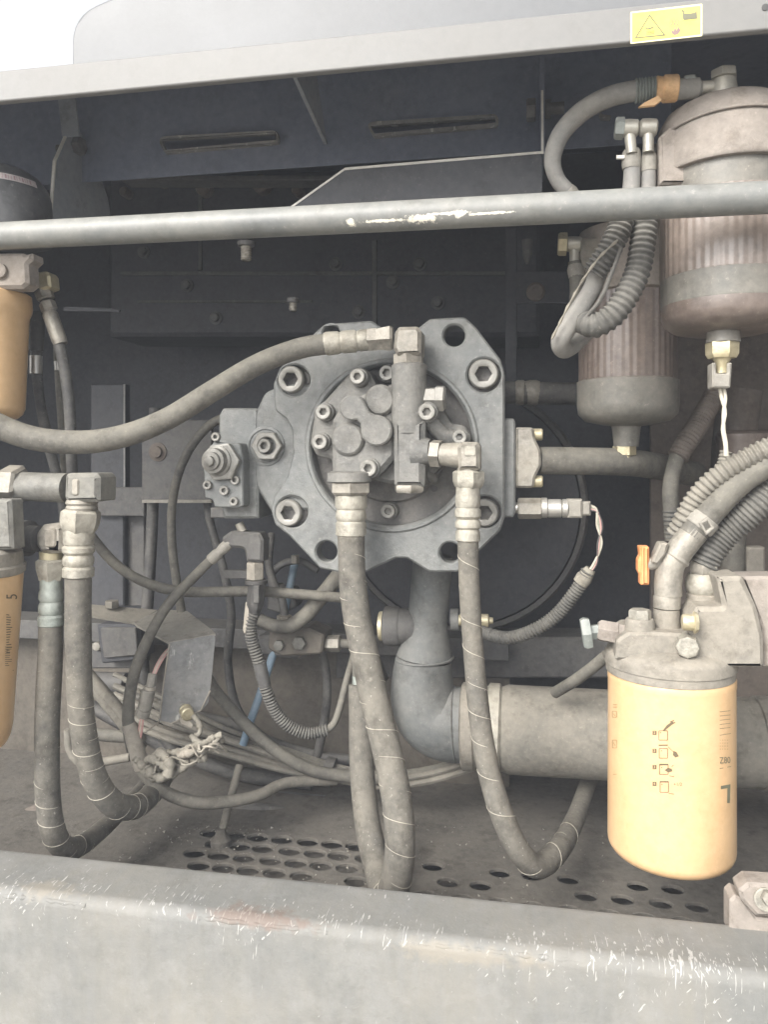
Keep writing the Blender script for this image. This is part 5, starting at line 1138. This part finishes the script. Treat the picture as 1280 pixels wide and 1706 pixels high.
mb = MB().pp(fillet([(1188, 604, 2), (1194, 604, 2), (1195, 622, 2), (1213, 622, 2), (1214, 604, 2), (1221, 604, 2), (1218, 646, 3), (1188, 646, 3)], 2), Yd_ - .014, .028, (), .002)
obj('plug', mb, 'connector', ds)
for o_, m_ in ((0, 'wire_white'), (6, 'wire_white')):
    obj('wire', MB().tube(curve([P(1200 + o_, 644, Yd_), P(1203 + o_ * 1.1, 662, Yd_), P(1209 - o_ * .4, 686, Yd_), P(1205 + o_ * .3, 715, Yd_), P(1209 + o_ * .3, 740, Yd_), P(1210 + o_ * .3, 760, Yd_)], .004), .0024, 8), m_, ds)

# small separator
Y2 = 1.42; x2 = 1046; k2 = K(x2, Y2)
c2 = lambda py: P(x2, py, Y2)
def vp2(rows): z0 = c2(rows[0][0]).z; return [(z0 - c2(y).z, r * k2) for (y, r) in rows]
t = thing('water_separator', 'smaller reddish ribbed separator bowl hanging farther back by the delivery pipe', 'separator', c2(740))
obj('head_casting', MB().lathe(c2(385), V((0, 0, -1)), vp2([(385, 60), (388, 78), (440, 78), (480, 84), (492, 84), (496, 78)]), 48), 'cast_pink', t)
obj('head_arm', MB().pp(fillet([(962, 396, 4), (1010, 394, 4), (1040, 400, 4), (1040, 476, 4), (985, 476, 10), (965, 440, 6)], 4), Y2 - .06, .06, (), .004), 'cast_dusty', t)
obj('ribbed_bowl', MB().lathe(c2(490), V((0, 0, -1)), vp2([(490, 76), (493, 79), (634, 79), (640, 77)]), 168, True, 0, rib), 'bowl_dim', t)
obj('lower_cup', MB().lathe(c2(634), V((0, 0, -1)), vp2([(634, 78), (636, 82), (676, 82), (690, 80), (702, 68), (708, 40), (710, 25)]), 48), 'cup', t)
obj('drain_neck', MB().st([(1044, 700, Y2, 26), (1044, 716, Y2, 23), (1044, 744, Y2, 20)], 26), 'cup', t)
obj('drain_nut', MB().st([(1041, 742, Y2, 17), (1041, 744, Y2, 19), (1041, 758, Y2, 19), (1041, 759, Y2, 15), (1041, 768, Y2, 14)], 6, 0.2), 'brass', t)
# banjo fittings
def banjo(name, lab, bx, by, Y, hx, hr, R, neck, group=None):
    t = thing(name, lab, 'fitting', P(bx, by, Y), group)
    obj('eye', MB().st([(bx - R, by, Y, R * .72), (bx - R * .8, by, Y, R * .95), (bx, by, Y, R), (bx + R * .8, by, Y, R * .95), (bx + R, by, Y, R * .72)], 26), 'zinc', t)
    obj('neck', MB().st([(bx, by + R * .7, Y, R * .62), (neck[0], neck[1], Y, R * .6)], 20), 'zinc', t)
    if hr: obj('bolt_head', MB().st([(bx - R + 2, by, Y, hr * .6), (hx + 8, by, Y, hr * .6), (hx + 7, by, Y, hr), (hx - 5, by, Y, hr), (hx - 8, by, Y, hr * .88)], 6, 0.2), 'ring_green' if bx > 1000 else 'brass', t)
    return t
BG = 'banjo fittings on the separators'
banjo('banjo_fitting', 'banjo fitting with green hex bolt head on the big separator lug', 1050, 214, 1.08, 1033, 18, 15, (1053, 256), BG)
banjo('banjo_fitting', 'plain banjo fitting squeezed between the green headed one and the big separator', 1081, 213, 1.08, 0, 0, 15, (1081, 254), BG)
banjo('banjo_fitting', 'brass bolted banjo fitting on the smaller separator', 957, 407, 1.36, 938, 19, 13, (958, 440), BG)
obj_ = tag(obj('wire_tag', MB().box(1028, 258, 1042, 264, 1.08, .004, .0005), 'edge'), 'tiny white tag beside the banjo hoses above the rail', 'tag')
# hoses of the two banjos
t, l = hose('fuel_hose', 'grey taped hose dropping from the green headed banjo behind the rail', [(1053, 250, 1.090), (1054, 275, 1.090), (1052, 320, 1.090), (1046, 360, 1.085), (1030, 395, 1.080), (1008, 430, 1.075), (985, 485, 1.075), (952, 537, 1.075), (935, 566, 1.080), (940, 582, 1.105), (965, 566, 1.135), (990, 540, 1.165)], (13, 15, 15, 15, 16, 16, 14), 'hose_pale', 'hose')
t2 = t
obj('tape_wrap', MB().st([(1053, 248, 1.090, 11), (1053, 254, 1.090, 15), (1054, 272, 1.090, 16.5), (1053, 282, 1.090, 15)], 14), 'connector', t)
t, l = hose('fuel_hose', 'narrower grey taped hose next to the separator behind the rail', [(1081, 248, 1.090), (1082, 280, 1.090), (1081, 320, 1.090), (1078, 352, 1.090), (1074, 380, 1.095)], (10, 12, 12, 11), 'hose_pale', 'hose')
obj('tape_wrap', MB().st([(1082, 256, 1.090, 11), (1082, 266, 1.090, 13.5), (1082, 286, 1.090, 13)], 14), 'connector', t)
t = thing('corrugated_loop', 'thick ribbed conduit loop hanging below the rail beside the big separator', 'conduit', P(1010, 545, 1.055))
obj('conduit', corr([P(1076, 335, 1.075), P(1075, 367, 1.070), P(1071, 409, 1.065), P(1062, 455, 1.060), P(1040, 500, 1.055), P(1018, 528, 1.055), P(992, 542, 1.060), P(972, 535, 1.075)], 20 * K(1060, 1.065), 0.0082, .09, 24), 'conduit', t)
t = thing('corrugated_loop', 'split ribbed conduit crumpled around the black hose below the rail', 'conduit', P(985, 470, 1.055))
obj('conduit', corr([P(1040, 345, 1.060), P(1034, 378, 1.055), P(1022, 405, 1.053), P(1008, 428, 1.055), P(990, 455, 1.060)], 19 * K(1030, 1.055), 0.0068, .11, 20), 'conduit', t)
obj('split_edge', MB().tube(curve([P(1030, 400, 1.030), P(1000, 428, 1.033), P(975, 462, 1.040), P(950, 505, 1.045), P(930, 545, 1.055), P(920, 565, 1.060)]), [0.0016 + .0008 * math.sin(i * 1.9) for i in range(len(curve([P(1030, 400, 1.030), P(1000, 428, 1.033), P(975, 462, 1.040), P(950, 505, 1.045), P(930, 545, 1.055), P(920, 565, 1.060)])))], 7), 'rope', t)
obj('split_lip', MB().tube(curve([P(1036, 412, 1.035), P(1020, 455, 1.040), P(1000, 500, 1.045), P(978, 528, 1.055)]), 0.0028, 8), 'conduit', t)
t, l = hose('fuel_hose', 'short taped hose under the brass banjo of the smaller separator', [(958, 436, 1.36), (960, 455, 1.36), (963, 480, 1.355), (960, 510, 1.34), (950, 545, 1.32)], (11, 13, 12, 11), 'hose_plain', 'hose')
obj('tape_wrap', MB().st([(958, 438, 1.36, 10), (960, 448, 1.36, 14), (961, 462, 1.36, 13)], 14), 'connector', t)
# top hose with orange clip
t, l = hose('bleed_hose', 'curved grey hose with orange clip running to the top of the big separator', [(1075, 150, 1.070), (1050, 153, 1.070), (1012, 163, 1.075), (968, 188, 1.085), (934, 226, 1.095), (921, 268, 1.105), (930, 300, 1.115), (946, 318, 1.120), (960, 335, 1.130)], (17, 17, 17, 16, 14, 13), 'hose_pale', 'hose')
obj('ribbed_sleeve', MB().st([q for k in range(7) for q in ((1058 + k * 5.2, 152 - k * .6, 1.070, 17.5), (1060.5 + k * 5.2, 151.8 - k * .6, 1.070, 20.5))], 22), 'ring_green', t)
cl = obj('orange_clip', MB().st([(1091, 149, 1.070, 17), (1094, 149, 1.070, 21), (1104, 148, 1.070, 19), (1107, 148, 1.070, 22), (1127, 147, 1.070, 22), (1130, 147, 1.070, 20)], 26), 'clip_orange', t)
obj('clip_tail', MB().slab([P(1098, 158, 1.052), P(1104, 166, 1.050), P(1092, 175, 1.050), P(1064, 178, 1.055), P(1075, 170, 1.055)], .006, V((0, 1, 0))), 'clip_orange', cl, .001)
obj('connector_body', MB().st([(1128, 149, 1.070, 17), (1165, 147, 1.070, 17), (1166, 147, 1.070, 13), (1170, 147, 1.070, 12)], 24), 'hose_pale', t)
obj('latch_tab', MB().pp(fillet([(1141, 124), (1161, 122), (1163, 138), (1139, 139)], 2), 1.060, .02, (), .002), 'ring_green', t)
obj('spigot', MB().st([(1165, 147, 1.070, 11), (1192, 145, 1.070, 11)], 20), 'zinc', t)
obj('banjo_eye', MB().st([(1207, 164, 1.070, 16), (1207, 160, 1.070, 20), (1207, 146, 1.070, 21), (1207, 134, 1.070, 19), (1207, 131, 1.070, 14)], 28), 'zinc', t)
obj('banjo_bolt', MB().st([(1207, 134, 1.070, 12), (1207, 131, 1.070, 21.5), (1207, 119, 1.070, 21.5), (1207, 116, 1.070, 18)], 6, 0.2), 'zinc', t)
obj('elbow_tape', MB().st([(944, 316, 1.118, 13), (949, 322, 1.120, 15), (958, 333, 1.128, 14)], 16), 'connector', t)
obj('panel_clip', MB().pp(fillet([(998, 186), (1006, 190), (1020, 192), (1018, 197), (1002, 196)], 2), Yp - .01, .01, (), .001), 'plate', IP)
# ------------------------------------------------------------------ accumulator and orange filters on the far side
Ya = 1.13; xa = -2; ka = K(0, Ya)
t = thing('accumulator', 'glossy black round accumulator with white label band in the upper corner', 'accumulator', P(xa, 372, Ya))
rows = [(279, 4), (281, 25), (287, 46), (298, 64), (314, 76), (334, 83), (360, 84), (400, 84)]
z0 = P(xa, 279, Ya).z
ab = obj('shell', MB().lathe(P(xa, 279, Ya), V((0, 0, -1)), [(z0 - P(xa, y, Ya).z, r * ka) for (y, r) in rows], 48), 'tank_black', t)
z_ = P(xa, 313, Ya).z
def band(rr, a0, a1, zt_, zb_, rt, rb, name, m_):
    vs_ = []; fs = []; n = 20
    for i in range(n + 1):
        a = a0 + (a1 - a0) * i / n
        for (z, r) in ((zt_, rt), (zb_, rb)): vs_.append(V((P(xa, 330, Ya).x + r * ka * math.cos(a), Ya + r * ka * math.sin(a), z)))
    for i in range(n): fs.append((2 * i, 2 * i + 2, 2 * i + 3, 2 * i + 1))
    return obj(name, MB().add(vs_, fs), m_, ab)
band(0, -2.9, -0.15, P(xa, 312, Ya).z, P(xa, 323, Ya).z, 75.6, 80, 'label_band', 'paper')
for k in range(16):
    a = -1.15 + k * .055
    band(0, a, a + .012 + .018 * (k % 3 == 0), P(xa, 314, Ya).z, P(xa, 321, Ya).z, 76.8, 79.7, 'label_print', 'print_pink')

Yu = 1.16; ku = K(0, Yu); xu = -17
t = thing('filter_head', 'pinkish grey cast filter head over the small tapered orange filter', 'filter head', P(xu, 480, Yu))
mb = MB().pp(fillet([(-120, 422, 4), (36, 421, 4), (40, 424, 3), (52, 420, 3), (53, 432, 3), (44, 440, 3), (46, 472, 6), (36, 480, 5), (-120, 482, 4)], 3), Yu - .04, .03, (), .005)
obj('head_casting', mb, 'cast_pink', t)
obj('boss', MB().lathe(P(2, 452, Yu - .04), V((0, -1, 0)), [(0, .012), (.006, .012), (.008, .009)], 18), 'cast_pink', t)
obj('neck', MB().st([(xu, 476, Yu, 48), (xu, 494, Yu, 48)], 36), 'dim', t)
t = thing('oil_filter', 'small tapered orange filter cup under the pinkish head at the upper hose', 'filter', P(xu, 700, Yu), OG)
rows = [(487, 40), (488, 58), (492, 64), (512, 65.5), (520, 64), (527, 61), (534, 60), (680, 54), (690, 50), (697, 42), (700, 25)]
z0 = P(xu, 487, Yu).z
obj('cup', MB().lathe(P(xu, 487, Yu), V((0, 0, -1)), [(z0 - P(xu, y, Yu).z, r * ku) for (y, r) in rows], 56), 'ochre', t)

Yl = 1.07; kl = K(0, Yl)
t = thing('oil_filter', 'long orange filter canister with sideways print below the pale inlet pipe', 'filter', P(-75, 1235, Yl), OG)
p0 = P(-58, 945, Yl); p1 = P(-80, 1240, Yl); ax = (p1 - p0)
L_ = ax.length; rl = 90 * kl
cn = obj('canister', MB().lathe(p0, ax, [(0, rl), (.012, rl * 1.0), (L_ - .03, rl * 1.01), (L_ - .012, rl * .98), (L_ - .003, rl * .93), (L_, rl * .8)], 64), 'ochre', t)
class Wrap2:
    def at(s, px, py, lift=.0004):
        d = (FW + RT * ((px - CX) / F) + UP * ((CY - py) / F)).normalized(); A = ax.normalized(); r = rl * 1.006 + lift
        w0 = CAM - p0; dp = d - A * d.dot(A); wp = w0 - A * w0.dot(A)
        a = dp.dot(dp); b = 2 * dp.dot(wp); c_ = wp.dot(wp) - r * r
        return CAM + d * ((-b - math.sqrt(max(b * b - 4 * a * c_, 0))) / (2 * a))
w3 = Wrap2()
mb = MB(); print_text(w3, mb, '5', 20, 994, 26, math.pi / 2, .8)
obj('large_number', mb, 'print', cn)
pl = []
for k in range(16): pl.append(ln((10, 1024 + k * 4.2), (14 + rnd.uniform(0, 6), 1024 + k * 4.2 + rnd.uniform(-1, 1)), 1.5))
for k in range(10): pl.append(ln((8, 1078 + k * 3.4), (20 - rnd.uniform(0, 8), 1078 + k * 3.4), 1.0))
pl.append(ln((-6, 1115), (22, 1117), 1))
obj('side_print', poly_print(w3, pl), 'print', cn)['kind'] = 'stuff'
t = thing('filter_head', 'dusty cast filter head above the long orange filter with sideways print', 'filter head', P(-50, 930, Yl))
obj('rim', MB().lathe(p0, -ax, [(-.006, rl * .98), (-.003, rl * 1.03), (.008, rl * 1.035), (.011, rl * .99), (.03, rl * .95), (.036, rl * .85)], 60), 'cast_dusty', t)
obj('head_casting', MB().pp(fillet([(-140, 830, 4), (16, 832, 4), (20, 916, 4), (-140, 916, 4)], 4), Yl - .02, .03, (), .005), 'cast_grey', t)

# ------------------------------------------------------------------ haze volume added to imitate lens glare over the bay
hm = bpy.data.materials.new('haze'); hm.use_nodes = True; hn = hm.node_tree
for n_ in list(hn.nodes):
    if n_.type == 'BSDF_PRINCIPLED': hn.nodes.remove(n_)
pv = hn.nodes.new('ShaderNodeVolumePrincipled'); pv.inputs['Color'].default_value = (0.86, 0.91, 1.0, 1); pv.inputs['Density'].default_value = 0.025
pv.inputs['Anisotropy'].default_value = 0.0
hn.links.new(pv.outputs[0], [n_ for n_ in hn.nodes if n_.type == 'OUTPUT_MATERIAL'][0].inputs['Volume'])
MAT['haze'] = hm
hz = obj('haze', MB().wbox((-7.6, -7.6, -1.05), (6.6, 4.6, CAM.z + 1.6)), 'haze'); hz['kind'] = 'stuff'
